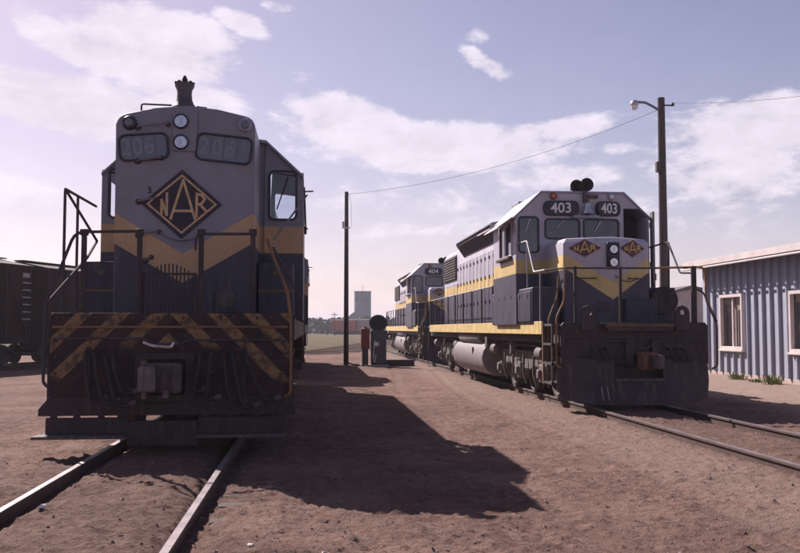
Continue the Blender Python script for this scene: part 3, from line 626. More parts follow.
# ------------------------------------------------------------------ SD type locomotives, 403 and 404
def make_sd(num, SX, SY, label):
    t = thing('diesel_locomotive', label, 'locomotive', (SX, SY, 0), 0, 'diesel locomotives in the yard')
    B0 = Vector((6.15, 16.75, 0))
    def q(x, y, Y): return tuple(atY(x, y, Y) - B0)
    def qX(x, y, X): return tuple(atX(x, y, X) - B0)
    LV = 'sd_livery'; DK = 1.60
    MB().box(-1.38, 1.38, .40, 19.3, 1.22, DK - .05).build('underframe', 'sill_dark', t, .01)
    MB().box(-1.49, 1.49, .36, 19.4, DK - .05, DK).build('walkway', 'sill_dark', t, .006)
    for s in (-1, 1): MB().box(min(s * 1.49, s * 1.53), max(s * 1.49, s * 1.53), 1.12, 18.5, 1.39, 1.655).build('side_sill', 'sill_yellow', t, .006)
    # pilot, anticlimber, plow
    pl = MB().prism([(-1.36, .82), (1.60, .82), (1.60, 1.56), (1.54, 1.63), (-1.30, 1.63), (-1.36, 1.56)], 'y', .30, .36).build('pilot_sheet', 'black_steel', t, .008)
    MB().ring([(-1.30, 1.33), (1.54, 1.33), (1.54, 1.345), (-1.30, 1.345)], [(-1.29, 1.335), (1.53, 1.335), (1.53, 1.34), (-1.29, 1.34)], 'y', .28, .31).build('pilot_seam', 'truck_steel', pl)
    an = MB().prism([(-.58, 1.615), (.92, 1.615), (.80, 1.46), (-.46, 1.46)], 'y', .14, .30).build('anticlimber', 'sill_dark', t, .008)
    MB().box(-.50, .84, .12, .145, 1.545, 1.60).build('anticlimber_lip', 'rust_red', an, .005)
    def plow_side(s):
        pts = []; top = [(s * 1.52 + .10, .42), (s * 1.1 + .10, .22), (s * .48 + .10, .10)]; bot = [(s * 1.47 + .10, .30), (s * 1.1 + .10, .06), (s * .48 + .10, -.12)]
        mid = [(s * 1.53 + .10, .36), (s * 1.1 + .10, .16), (s * .48 + .10, .04)]
        return [(x, y, z) for (x, y), z in list(zip(top, (.95, .93, .92))) + list(zip(mid, (.5, .5, .5))) + list(zip(bot, (.16, .08, .05)))]
    m = MB()
    for s in (-1, 1):
        v = plow_side(s); w = [(a, b + .03, c) for a, b, c in v]
        f = [(0, 1, 4, 3), (1, 2, 5, 4), (3, 4, 7, 6), (4, 5, 8, 7)]
        rim = [0, 1, 2, 5, 8, 7, 6, 3]
        m.add(v + w, f + [tuple(i + 9 for i in reversed(k)) for k in f] + [(rim[i], rim[i] + 9, rim[(i + 1) % 8] + 9, rim[(i + 1) % 8]) for i in range(8)])
    m.add([(-.38, .03, .50), (.58, .03, .50), (.58, -.12, .05), (-.38, -.12, .05), (-.38, .06, .50), (.58, .06, .50), (.58, -.09, .05), (-.38, -.09, .05)], [(0, 1, 2, 3), (4, 7, 6, 5), (0, 4, 5, 1), (3, 2, 6, 7), (0, 3, 7, 4), (1, 5, 6, 2)])
    pw = m.build('snow_plow', 'plow_paint', t, .004)
    MB().box(-.40, .60, -.02, .05, .50, .555).build('plow_step', 'truck_steel', pw, .006)
    for x in (-.66, -.55): MB().add([(x, -.068, .16), (x + .028, -.072, .16), (x + .01, -.005, .40), (x - .02, 0, .40)], [(0, 1, 2, 3)]).build('scrape_mark', 'tank_grey', pw)
    for x in (-.82, 1.06):
        lug = MB().ring([(x - .15, 1.48), (x + .13, 1.48), (x + .13, 1.78)] + [(x - .01 + .14 * math.cos(R(a)), 1.82 + .14 * math.sin(R(a))) for a in (20, 55, 90, 125, 160)] + [(x - .15, 1.78)],
                  [(x - .05, 1.79), (x + .02, 1.765), (x + .05, 1.80)] + [(x - .005 + .055 * math.cos(R(a)), 1.825 + .055 * math.sin(R(a))) for a in (20, 55, 90, 125, 160)] + [(x - .06, 1.81)], 'y', .20, .27).build('lifting_lug', 'sill_dark', t, .006)
    # coupler
    cx = .24
    c = MB().prism([(cx - .19, .72), (cx + .13, .72), (cx + .18, .80), (cx + .18, 1.0), (cx + .13, 1.06), (cx - .19, 1.06)], 'y', -.20, .02).build('coupler', 'rust_red', t, .03, 3)
    MB().prism([(cx - .02, -.20), (cx + .18, -.24), (cx + .17, -.46), (cx + .06, -.50), (cx + .0, -.40)], 'z', .74, 1.02).build('knuckle', 'truck_steel', c, .03, 3)
    MB().prism([(cx - .2, -.20), (cx - .08, -.20), (cx - .14, -.40), (cx - .22, -.40)], 'z', .78, 1.0).build('guard_arm', 'rust_red', c, .02, 3)
    MB().box(cx - .12, cx + .12, .0, .9, .78, 1.0).build('drawbar', 'black_steel', c)
    MB().box(-.60, .85, .42, .46, .15, 1.25).build('plow_gap_blocker', 'sill_dark', t)  # dark plate added to hide lit ground seen through the plow gap
    MB().box(-.10, .06, .20, .31, .80, 1.30).build('draft_post', 'sill_dark', t, .01)
    MB().box(.42, .58, .20, .31, .80, 1.30).build('draft_post', 'sill_dark', t, .01)
    MB().tube([(-1.25, .24, 1.1), (-1.25, .22, 1.27), (-.1, .20, 1.27), (.05, .1, 1.15), (.24, 0, 1.12), (.5, .18, 1.27), (1.5, .22, 1.27), (1.5, .24, 1.1)], .013, 6, .04).build('uncoupling_lever', 'handrail_steel', t)
    for x, dx in ((-.75, .1), (-.62, .14), (-.5, .1), (.75, .1), (.9, .12), (1.04, .1)):
        MB().tube([(x, .29, 1.12), (x, .16, 1.10), (x + dx * .4, .10, .98), (x + dx, .12, .86), (x + dx + .1, .14, .92)], .022, 6, .06).build('air_hose', 'rubber', t)
    # step wells at the corners
    for s in (-1, 1):
        for k in range(3): z = .42 + k * .38; MB().box(s * 1.22 - .30, s * 1.22 + .28, .38, 1.08, z, z + .04).build('step', 'sill_dark', t)
        MB().box(s * 1.50 - .02, s * 1.50 + .02, 1.06, 1.11, .40, DK).build('step_hanger', 'rail_orange', t)
        MB().box(s * 1.50 - .02, s * 1.50 + .02, .38, .42, .40, DK).build('step_hanger', 'sill_dark', t)
        MB().box(s * 1.0 - .02, s * 1.0 + .02, .38, 1.1, .35, 1.25).build('step_back', 'sill_dark', t)
    # low nose with shallow prow
    px_ = [(-.93, 1.58), (.06, 1.36), (.93, 1.60), (.93, 3.06), (-.93, 3.06)]
    ns = MB(); n = len(px_)
    lo = [(x, y, DK + .002) for x, y in px_]; mid = [(x, y, 3.30) for x, y in px_]; hi = [(-.86, 1.68, 3.405), (.06, 1.47, 3.43), (.86, 1.70, 3.405), (.86, 3.06, 3.43), (-.86, 3.06, 3.43)]
    ns.add(lo + mid + hi, [tuple(range(n))[::-1]] + [(i, (i + 1) % n, n + (i + 1) % n, n + i) for i in range(n)] + [(n + i, n + (i + 1) % n, 2 * n + (i + 1) % n, 2 * n + i) for i in range(n)] + [tuple(range(2 * n, 3 * n))])
    nose = ns.build('nose', LV, t, .03, 3)
    def face_y(x): return 1.36 + (.06 - x) * .2222 if x < .06 else 1.36 + (x - .06) * .2759
    # emblems and lights on the two nose faces
    for x, hw, hh, rot, piv in ((-.50, .335, .185, -math.atan(.2222), None), (.52, .30, .185, math.atan(.2759), None)):
        d = logo(t, 0, 0, 0, hw, hh, 'logo_brown', 'logo_gold', False, .085, 1.0)
        d.location = (x, face_y(x) - .008, 3.185); d.rotation_euler = (0, 0, rot)
    hp = MB().box(-.07, .20, 1.315, 1.40, 2.74, 3.30).build('headlight_plate', 'number_black', t, .03, 3)
    headlight(t, .065, 1.305, 3.15, .085); headlight(t, .065, 1.305, 2.88, .085)
    for xa, xb, z in ((-.75, -.28, 2.55), (.42, .70, 2.55)):
        MB().tube([(xa, face_y(xa), z), (xa, face_y(xa) - .07, z), (xb, face_y(xb) - .07, z), (xb, face_y(xb), z)], .012, 6, .03).build('grab_iron', 'black_steel', t)
    MB().tube([(.10, 1.33, 2.60), (.25, 1.30, 2.50), (.42, 1.36, 2.48), (.6, 1.44, 2.54)], .010, 5).build('grab_chain', 'black_steel', t)
    # nose door and sand box
    MB().box(.25, .92, 1.16, 1.52, DK + .002, 2.12).build('equipment_box', 'navy_paint', t, .03, 3)
    for z in (2.05, 1.92): MB().box(-.28, -.04, 1.30, 1.36, z - .02, z).build('nose_step', 'truck_steel', t)
    # battery boxes along the walkway edge
    for s in (-1, 1):
        a, b = sorted((s * .97, s * 1.555)); bx = MB().box(a, b, 1.75, 6.0, DK + .002, 2.38).build('battery_box', 'navy_paint', t, .03, 3)
        for k in range(3):
            y = 1.85 + k * 1.38; a, b = sorted((s * 1.556, s * 1.575)); d = MB().box(a, b, y, y + 1.3, DK + .06, 2.30).build('box_door', 'navy_paint', bx, .006)
            for yy in (y + .3, y + 1.0): a, b = sorted((s * 1.576, s * 1.60)); MB().box(a, b, yy, yy + .05, 2.18, 2.26).build('latch', 'bell_metal', d)
    MB().cyl((1.26, 1.62, DK + .5), (1.26, 1.74, DK + .5), .30, n=20).build('air_filter', 'black_steel', t)
    # cab, hollow
    EV = 4.06; TP = 4.62; FL = .96
    def fx(s): return (-1.60 if s < 0 else 1.50)
    y0, y1 = 3.05, 3.10
    fw = MB()
    xs = [-1.60, -1.51, -1.10, -.90, -.15, -.01, .76, .90, 1.46, 1.50]; zs = [DK + .002, 3.24, 3.56, 3.96, 4.0, EV]
    holes = {(1, 1), (1, 2), (1, 3), (3, 2), (5, 2), (7, 0), (7, 1), (7, 2), (7, 3), (7, 4)}
    wall_cells(fw, xs, zs, holes, y0, y1)
    fw.prism([(-1.60, EV), (.90, EV), (.90, TP - .01), (-1.0, TP - .01)], 'y', y0, y1)
    fw.prism([(.90, 4.24), (1.30, 4.24), (.90, TP - .01)], 'y', y0, y1)
    cab = fw.build('cab', LV, t, smooth=False)
    sw = MB(); wall_cells(sw, [3.102, 3.45, 4.05, 4.15, 4.75, 5.50], [DK + .002, 3.20, 3.95, EV], {(1, 1), (3, 1)}, -1.60, -1.55, 'x')
    sw.build('cab_side', LV, cab, smooth=False)
    MB().box(1.45, 1.50, 3.102, 5.498, DK + .002, EV).build('cab_side', LV, cab, smooth=False)
    MB().box(-1.60, 1.50, 5.50, 5.55, DK + .002, EV).prism([(-1.60, EV), (1.50, EV), (.9, TP - .01), (-1.0, TP - .01)], 'y', 5.50, 5.55).build('cab_back', LV, cab, smooth=False)
    roof = [(-1.66, EV - .045), (-1.02, TP), (.92, TP), (1.56, EV - .045), (1.53, EV - .075), (.90, TP - .05), (-1.0, TP - .05), (-1.63, EV - .075)]
    MB().prism(roof, 'y', 3.02, 5.75).build('cab_roof', 'grey_paint', t, .01)
    MB().box(-1.5, 1.4, 3.12, 5.48, DK + .01, DK + .04).build('cab_floor', 'interior', cab)
    MB().box(.80, 1.44, 3.7, 3.75, DK + .05, 4.15).build('doorway_blocker', 'interior', cab)  # unseen panel added to stop sky showing through and darken the doorway
    MB().box(-.3, .4, 3.5, 4.2, DK + .05, 2.7).build('control_stand', 'interior', cab)
    for x0, x1, z0, z1, wp in ((-1.51, -1.10, 3.24, 4.0, (-1.40, 3.66, -1.28, 3.98)), (-.90, -.15, 3.56, 3.96, (-.70, 3.72, -.52, 3.95)), (-.01, .76, 3.56, 3.96, (.20, 3.70, .36, 3.95))):
        window(cab, x0, x1, z0, z1, 3.05, .06, .04, 'number_black', 'cab_glass', wp)
    for ya, yb in ((3.45, 4.05), (4.15, 4.75)):
        wf = MB().ring(rrect(ya - .04, yb + .04, 3.16, 3.99, .06), rrect(ya, yb, 3.20, 3.95, .04), 'x', -1.625, -1.56).build('side_window_frame', 'white_trim', cab)
        if ya > 4: MB().box(-1.585, -1.578, ya, yb, 3.2, 3.95).build('pane', 'cab_glass', wf)
        else: MB().box(-1.585, -1.578, ya, yb, 3.2, 3.5).build('pane', 'cab_glass', wf)
    MB().box(-1.70, -1.602, 3.40, 4.8, 3.10, 3.165).build('arm_rest', 'truck_steel', cab, .01)
    # open front door on the far side, seen edge on
    dr = MB().box(1.51, 1.56, 2.86, 3.04, DK + .08, 4.16).build('cab_door', 'tank_grey', t, .008)
    MB().box(1.56, 1.59, 2.88, 2.94, 2.6, 2.75).build('door_handle', 'black_steel', dr)
    for z in (2.1, 2.9, 3.8): MB().cyl((1.52, 3.045, z), (1.52, 3.045, z + .12), .018, n=8).build('hinge', 'black_steel', dr)
    # sunshades over the side windows
    for ya, yb, xo, zo in ((3.20, 4.75, -1.99, 3.80), (5.0, 6.7, -1.80, 3.98)):
        MB().add([(-1.57, ya, 4.10), (-1.57, yb, 4.10), (xo, yb, zo), (xo, ya, zo), (-1.57, ya, 4.07), (-1.57, yb, 4.07), (xo, yb, zo - .03), (xo, ya, zo - .03)], [(0, 1, 2, 3), (4, 7, 6, 5), (0, 3, 7, 4), (1, 5, 6, 2), (0, 4, 5, 1), (3, 2, 6, 7)]).build('sunshade', 'awning', t)
    # number boards, angled slightly outwards
    for x0, x1, rot in ((-.97, -.15, -.10), (.24, .84, .22)):
        w = (x1 - x0) / 2; b = MB().prism(rrect(-w, w, 4.055, 4.395, .13), 'y', -.05, .06).build('number_board', 'number_black', t, .015)
        b.location = ((x0 + x1) / 2, 3.03, 0); b.rotation_euler = (0, 0, rot)
        text('number', num, .32, 0, -.054, 4.22, 'digit_white', b, .003, 1.0 if rot < 0 else .88, .018)
    MB().box(-.30, .32, 2.94, 3.05, 4.00, 4.07).build('board_shelf', 'grey_paint', t, .01)
    # bell, horns, lights
    be = MB().lathe([(.145, -.03), (.135, .0), (.098, .06), (.074, .14), (.060, .21), (.02, .24)], (.03, 2.90, 4.12), (0, 0, 1), 18).build('bell', 'bell_metal', t)
    MB().tube([(.03, 2.90, 4.35), (.03, 2.90, 4.44), (.03, 3.06, 4.46)], .02).box(-.05, .02, 2.92, 3.04, 4.36, 4.60).box(.06, .28, 2.94, 3.05, 4.46, 4.53).build('bell_bracket', 'truck_steel', be)
    MB().lathe([(.02, 0), (.03, -.04), (.02, -.06)], (.03, 2.90, 4.12), (0, 0, 1), 8).build('clapper', 'black_steel', be)
    hb = MB().box(-.10, .10, 3.1, 3.3, 4.60, 4.68).cyl((0, 3.25, 4.6), (0, 3.25, 4.76), .04, n=8).build('horn_mount', 'black_steel', t)
    for x, z, d in ((-.17, 4.74, 0), (.06, 4.78, -.03)):
        MB().lathe([(.03, .42), (.035, .25), (.055, .10), (.10, .02), (.15, -.03), (.155, -.04), (.13, -.03), (.05, .06), (.02, .12)], (x, 3.12 + d, z), (0, 1, 0), 18).build('horn', 'black_steel', hb)
    for x, m in ((-.73, 'lens_red'), (.62, 'digit_white')):
        cl = MB().lathe([(.085, .03), (.085, -.02), (.06, -.035)], (x, 3.03, 4.50), (0, 1, 0), 14).build('class_light', 'rust_red' if x < 0 else 'grey_paint', t)
        MB().lathe([(.055, -.03), (.04, -.06), (.005, -.07)], (x, 3.03, 4.50), (0, 1, 0), 12).build('lens', m, cl)
    # long hood
    hp_ = [(-.96, DK + .002), (-.96, 4.20), (-.86, 4.36), (.86, 4.36), (.96, 4.20), (.96, DK + .002)]
    MB().prism(hp_, 'y', 5.56, 18.3).build('long_hood', LV, t, .02)
    for s in (-1, 1):
        for k in range(14):
            y = 6.15 + k * .63; a, b = sorted((s * .961, s * .982))
            d = MB().box(a, b, y, y + .575, 1.72, 3.78).build('hood_door', LV, t, .008)
            for z in (2.25, 2.98, 3.55): a, b = sorted((s * .983, s * 1.012)); MB().box(a, b, y + .47, y + .515, z, z + .10).build('latch', 'black_steel', d)
        for k in range(4):
            y = 15.1 + k * .78; a, b = sorted((s * .961, s * .978)); MB().box(a, b, y, y + .72, 1.72, 3.15).build('hood_door', LV, t, .008)
        # radiator shutters at the rear
        a, b = sorted((s * .961, s * .985)); lv = MB().box(a, b, 15.2, 18.15, 3.28, 4.16).build('radiator_shutter', 'grille_dark', t)
        for k in range(9):
            z = 3.32 + k * .093; a, b = sorted((s * .984, s * 1.03)); MB().prism([(a, z), (b, z - .02), (b, z), (a, z + .05)] if s < 0 else [(a, z), (b, z - .02), (b, z), (a, z + .05)], 'y', 15.25, 18.1).build('slat', 'truck_steel', lv)
        # flared air intake
        a = [(s * .963, 3.98), (s * 1.20, 4.34), (s * 1.20, 4.40), (s * .80, 4.48), (s * .80, 4.3)]
        fl = MB().prism(a, 'y', 7.7, 13.6).build('flared_intake', 'grille_dark', t)
        for k in range(9):
            f = k / 8; x = s * (.963 + .237 * (.05 + .9 * f)); z = 3.98 + .36 * (.05 + .9 * f); MB().tube([(x + s * .012, 7.75, z - .008), (x + s * .012, 13.55, z - .008)], .012, 4).build('slat', 'sill_dark', fl)
        for y in (7.62, 13.6): MB().prism([(s * .963, 3.94), (s * 1.24, 4.34), (s * 1.24, 4.42), (s * .80, 4.51), (s * .80, 4.3)], 'y', y, y + .09).build('intake_end', 'grey_paint', fl)
        MB().prism([(s * 1.24, 4.40), (s * 1.24, 4.435), (s * .6, 4.56), (s * .6, 4.52)], 'y', 7.60, 13.70).build('intake_roof', 'grey_paint', fl)
    MB().box(-.62, .62, 7.7, 13.6, 4.36, 4.54).build('intake_deck', 'grey_paint', t)
    for x0, x1, ya, yb, z1 in ((-.86, -.30, 5.95, 6.75, 4.80), (-.55, .55, 6.9, 7.5, 4.66), (-.5, .5, 13.9, 14.9, 4.60)): MB().box(x0, x1, ya, yb, 4.30, z1).build('roof_box', 'grey_paint', t, .02)
    MB().lathe([(.22, 0), (.22, .3), (.18, .3)], (0, 10.5, 4.5), (0, 0, 1), 14).build('exhaust_stack', 'black_steel', t)
    for y in (15.7, 16.9): MB().lathe([(.6, 0), (.6, .14), (.55, .16), (.1, .17)], (0, y, 4.35), (0, 0, 1), 22).build('radiator_fan', 'grey_paint', t)
    # handrails
    def hr(pts, r=.020, bend=.06, mat='rail_bright'): return MB().tube(pts, r, 7, bend).build('handrail', mat, t)
    for s in (-1, 1):
        hr([(s * 1.50, 6.1, 2.60), (s * 1.50, 18.4, 2.60), (s * 1.50, 18.9, 2.2)])
        for k in range(9): y = 6.15 + k * 1.53; MB().box(s * 1.50 - .02, s * 1.50 + .02, y, y + .045, 1.45, 2.62).build('stanchion', 'black_steel', t)
    hr([(-1.50, 6.15, 2.60), (-1.45, 6.1, 2.68), (-1.0, 5.85, 2.7), (-1.0, 5.85, 3.55)], .018, .08)
    hr([(-1.58, 3.04, 3.40)] + [qX(x, y, 4.65) for x, y in ((527, 241), (534, 272), (545, 270))])
    hr([qX(527, 241, 4.65), qX(527.4, 290, 4.65)], .018)
    hr([qX(540, 271, 4.65), qX(540.2, 322, 4.65)], .018)
    hr([(1.50, 3.04, 3.36)] + [q(668, 242, 18.3), q(680, 273, 17.4), q(693, 273, 17.1)], .02, .06, 'handrail_steel')
    hr([q(668.5, 242, 18.3), q(669, 300, 18.3)], .02, .06, 'handrail_steel')
    Yf = 17.12
    hr([q(545, 270, 17.8), q(565, 268, Yf), q(657, 268, Yf)], .02, .06, 'handrail_steel'); hr([q(657, 268, Yf), q(703, 267, Yf), q(705.5, 275, Yf), q(706, 300, Yf), q(717, 324, Yf - .1), q(717.5, 366, Yf - .15), q(712, 369, Yf - .1)], .022, .08, 'rail_orange')
    hr([q(565, 268, Yf), q(564.5, 280, Yf), q(564, 301, Yf), q(556.4, 317.5, Yf), q(556.4, 365.5, Yf), q(561.5, 368, Yf)], .021, .06, 'rail_orange')
    hr([q(558.5, 276, 17.75), q(557, 296.5, 17.75), q(548.6, 319, 17.75), q(548.2, 388, 17.75)], .020, .06, 'rail_orange')
    hr([q(695, 289, 17.3), q(703, 292, 17.2), q(717, 322, 17.0)], .018, .06, 'handrail_steel')
    for x in (575, 620, 693.5):
        p = q(x, 267, Yf); w = .028 if x < 690 else .05; MB().box(p[0] - w, p[0] + w, p[1] - .02, p[1] + .03, DK, p[2] + .02).build('stanchion', 'black_steel', t, .006)
    # rear end
    MB().box(-1.45, 1.45, 19.36, 19.42, .8, 1.62).build('rear_pilot_sheet', 'black_steel', t)
    MB().box(-.16, .16, 19.42, 20.0, .74, 1.04).build('rear_coupler', 'truck_steel', t, .03)
    for x in (-1.4, -.5, .5, 1.4): MB().box(x - .025, x + .025, 19.3, 19.35, DK, 2.65).build('stanchion', 'black_steel', t)
    # fuel tank and air reservoir
    tk = [(-1.20, 1.20)] + [(-1.0 - .50 * math.cos(R(a)), .70 + .50 * math.sin(R(a))) for a in (50, 25, 0, -25, -50, -75)] + [(-.85, .20), (.85, .20)] + [(1.0 + .50 * math.cos(R(a)), .70 + .50 * math.sin(R(a))) for a in (-75, -50, -25, 0, 25, 50)] + [(1.20, 1.20)]
    ft = MB().prism(tk, 'y', 7.7, 12.9).build('fuel_tank', 'tank_grey', t, .03, 3)
    MB().box(-1.495, -1.46, 9.2, 9.3, .78, .98).build('fuel_gauge', 'black_steel', ft, .005)
    for s in (-1, 1):
        MB().lathe([(.05, 0), (.14, .02), (.16, .06), (.16, 3.4), (.14, 3.44), (.05, 3.46)], (s * 1.28, 8.6, 1.26), (0, 1, 0), 18).build('air_reservoir', 'tank_grey', t)
    MB().box(-1.46, -1.30, 7.2, 7.5, 1.0, 1.3).build('fuel_valve', 'truck_steel', t, .02)
    # three axle trucks
    for yc in (4.5, 15.6):
        tr = MB()
        for s in (-1, 1):
            a, b = sorted((s * 1.0, s * 1.15))
            tr.prism([(yc - 2.75, .78), (yc - 2.5, 1.0), (yc + 2.5, 1.0), (yc + 2.75, .78), (yc + 2.35, .66), (yc + 2.3, .34), (yc + 1.85, .34), (yc + 1.7, .62), (yc + 1.2, .66), (yc + .9, .56), (yc + .35, .56), (yc + .22, .34), (yc - .22, .34), (yc - .35, .56), (yc - .9, .56), (yc - 1.2, .66), (yc - 1.7, .62), (yc - 1.85, .34), (yc - 2.3, .34), (yc - 2.35, .66)], 'x', a, b)
        tr = tr.build('truck_frame', 'truck_grey', t, .03, 2)
        for y in (yc - 2.07, yc, yc + 2.07):
            wheelset(tr, y, .508)
            for s in (-1, 1):
                j = MB().box(min(s * 1.12, s * 1.22), max(s * 1.12, s * 1.22), y - .17, y + .17, .34, .72).cyl((s * 1.2, y, .52), (s * 1.30, y, .52), .13, .11, 12).build('journal_box', 'truck_grey', tr, .02)
                for d in (-.30, .30):
                    hx = [(s * 1.08 + .085 * math.cos(k * .9), y + d + .085 * math.sin(k * .9), .66 + k * .011) for k in range(30)]
                    MB().tube(hx, .018, 4).build('spring', 'truck_steel', tr)
        for s in (-1, 1):
            for d in (-2.45, 2.35):
                bc = MB().lathe([(.06, -.2), (.13, -.18), (.15, 0), (.15, .22), (.06, .26)], (s * 1.26, yc + d, .98), (0, 1, 0), 14).build('brake_cylinder', 'truck_grey', tr)
            for d in (-1.5, -.55, .55, 1.5): MB().tube([(s * 1.22, yc + d, .9), (s * 1.25, yc + d - .06, .5), (s * 1.18, yc + d - .1, .25)], .03, 5).build('brake_rod', 'truck_steel', tr)
            MB().tube([(s * 1.2, yc - 2.6, 1.12), (s * 1.2, yc + 2.6, 1.14)], .025, 6).build('brake_pipe', 'truck_steel', tr)
            MB().tube([(s * 1.16, yc - 2.75, .6), (s * 1.05, yc - 2.85, .4), (s * .80, yc - 2.9, .12)], .022, 5).build('sand_pipe', 'truck_steel', tr)
            MB().box(s * 1.3 - .05, s * 1.3 + .05, yc + .25, yc + .37, .9, 1.38).build('snubber', 'truck_grey', tr, .01)
    return t
make_sd('403', 6.15, 16.75, 'grey gold and navy low nose locomotive numbered 403 with a plow, at right')
make_sd('404', 6.28, 39.2, 'matching low nose locomotive numbered 404 standing behind 403')
r = MB(); rr = random.Random(2)
for k in range(5): r.lathe([(.005, 0), (.05, .01), (.06, .04), (.03, .07), (.005, .075)], (rr.uniform(-.10, .16), rr.uniform(-.06, .06), 0), (rr.uniform(-.3, .3), rr.uniform(-.3, .3), 1), 8)
rg = tag(r.build('rag', 'paper'), 'crumpled white rag lying on the nose roof of 403', 'rag'); rg.location = (6.15 + .62, 16.75 + 2.6, 3.43)

# ------------------------------------------------------------------ blue office building at right
def building():
    X, Y0, Y1 = 12.95, 11.0, 28.9
    t = thing('site_building', 'low blue grey building with vertical battens and white roof edge beside 403', 'building', (X, Y1, 0))
    base = MB().box(.02, 7.0, Y0 - Y1, 0, -.3, .14).build('foundation', 'concrete', t, .01)
    win = [(26.10, 27.43, .96, 2.48), (21.85, 23.24, .96, 2.44), (16.5, 17.9, .96, 2.46)]
    wl = MB(); ys = sorted([Y0 - Y1, 0] + [a - Y1 for w in win for a in w[:2]])
    zs = [.14, .96, 2.46, 3.52]; holes = set()
    for w in win: holes.add((ys.index(w[0] - Y1), 1))
    wall_cells(wl, ys, zs, holes, .055, .12, 'x'); wl.box(.12, 7.0, -.08, -.001, .14, 3.52)
    wall = wl.build('wall', 'siding', t, smooth=False)
    MB().box(.5, 6.9, Y0 - Y1, -.1, .14, .2).box(2.5, 2.6, Y0 - Y1, -.1, .2, 3.4).build('room', 'interior', wall)
    sp = .455; n = int((Y1 - Y0) / sp); cache = {}
    def strip(kind, y, w, z0, z1):
        key = (kind, round(w, 3), z0, z1)
        if key not in cache:
            d = MB().box(.028 if kind == 'siding_panel' else -.05, .054, 0, w, z0, z1)
            cache[key] = d.build(kind, 'siding' if kind == 'siding_panel' else 'siding_batten', wall, .004 if kind != 'siding_panel' else 0, smooth=False); o = cache[key]
        else: o = cache[key].copy(); COL.objects.link(o); o.parent = wall
        o.location = (0, y, 0)
    for k in range(n):
        y = -sp * (k + 1)
        for kind, ya, yb in (('siding_panel', y + .05, y + sp - .004), ('batten', y, y + .046)):
            segs = [(.145, 3.5)]
            for w in win:
                if yb > w[0] - Y1 - .10 and ya < w[1] - Y1 + .10: segs = [(.145, .86), (2.58, 3.5)]
            for a, b in segs: strip(kind, ya, round(yb - ya, 3), a, b)
    for i, (a, b, z0, z1) in enumerate(win):
        a -= Y1; b -= Y1
        f = MB().ring([(a - .09, z0 - .09), (b + .09, z0 - .09), (b + .09, z1 + .09), (a - .09, z1 + .09)], [(a, z0), (b, z0), (b, z1), (a, z1)], 'x', -.065, .11).build('window', 'white_trim', t, .006)
        m = (a + b) / 2; MB().box(.01, .08, m - .035, m + .035, z0, z1).build('mullion', 'white_trim', f, .004)
        for p, q_ in ((a, m - .035), (m + .035, b)): MB().box(.04, .046, p, q_, z0, z1).build('pane', 'house_glass', f)
        MB().box(-.11, .05, a - .13, b + .13, z0 - .15, z0 - .092).build('sill', 'white_trim', f, .006)
        for p, q_, d in ((a, m - .04, .40), (m + .04, b, .22)): MB().box(.10, .108, p, q_, z1 - d, z1).build('blind', 'blind', f); MB().box(.16, .168, p, q_, z0, z1 - d + .05).build('curtain', 'curtain', f)
    rf = MB().box(-.50, 7.4, Y0 - Y1 - .3, .32, 3.52, 3.70).build('roof', 'shed_roof', t, .01)
    MB().box(-.53, -.502, Y0 - Y1 - .3, .32, 3.53, 3.71).build('fascia', 'white_trim', rf, .004)
    MB().tube([(-.56, .2, 3.46), (-.56, Y0 - Y1, 3.46)], .03).build('gutter', 'white_trim', rf)
building()
ws = 0
for x, y, h, lab in ((12.55, 25.7, .24, 'green weed tuft below the first window of the blue building'), (12.45, 23.5, .28, 'taller green weed tuft near the right edge below the second window'), (12.6, 24.5, .12, 'small dry weed between the two weed tufts by the blue wall')):
    m = MB(); rr = random.Random(int(x * 100 + y * 10)); m2 = []
    for k in range(90):
        a = rr.random() * 6.28; rad = rr.random() * .25; ln = h * rr.uniform(.5, 1.1); bx, by = rad * math.cos(a), rad * math.sin(a) * 1.5; lean = rr.uniform(.1, .6) * ln
        tip = Vector((bx + math.cos(a) * lean, by + math.sin(a) * lean, ln)); mid = Vector((bx + math.cos(a) * lean * .35, by + math.sin(a) * lean * .35, ln * .6)); s_ = Vector((-math.sin(a), math.cos(a), 0)) * rr.uniform(.012, .028)
        b0 = Vector((bx, by, 0)); m.add([b0 - s_ * .5, b0 + s_ * .5, mid + s_, mid - s_, tip], [(0, 1, 2, 3), (3, 2, 4)])
    o = tag(m.build('weed', 'weed_leaves', smooth=False), lab, 'weed', 'weeds by the wall'); o.location = (x, y, hgt(x, y) - .01)

# ------------------------------------------------------------------ poles, wires, service post
def pole(name, label, X, Y, H, r):
    t = thing(name, label, 'pole', (X, Y, 0), 0, 'wooden poles'); o = MB().lathe([(r * 1.12, -.4), (r * 1.1, 0), (r * .8, H), (r * .5, H + .02)], (0, 0, 0), (0, 0, 1), 14).build('shaft', 'pole_wood', t); return t
p = atY(661, 98, 33.2); RPX, RPY, RPZ = p.x, p.y, p.z
rp = pole('lamp_pole', 'tall wooden pole with a street lamp arm behind 403', RPX, RPY, RPZ, .17)
a = [atY(x, y, 33.0) - Vector((RPX, RPY, 0)) for x, y in ((659, 110), (652, 106), (645, 102.5), (637, 102))]
arm = MB().tube(a, .05, 8).build('lamp_arm', 'grab_steel', rp)
lp = a[-1]; lh = MB().lathe([(.05, .10), (.12, .06), (.17, -.02), (.17, -.08), (.10, -.10)], (lp.x - .1, lp.y, lp.z - .02), (0, 0, 1), 16).build('lamp_head', 'bell_metal', rp)
MB().lathe([(.13, -.10), (.13, -.2), (.09, -.27), (.01, -.30)], (lp.x - .1, lp.y, lp.z - .02), (0, 0, 1), 14).build('lamp_globe', 'digit_white', lh)
MB().tube([(-.1, 0, RPZ - .62), (.0, -.18, RPZ - .6)], .04).build('arm_clamp', 'black_steel', rp)
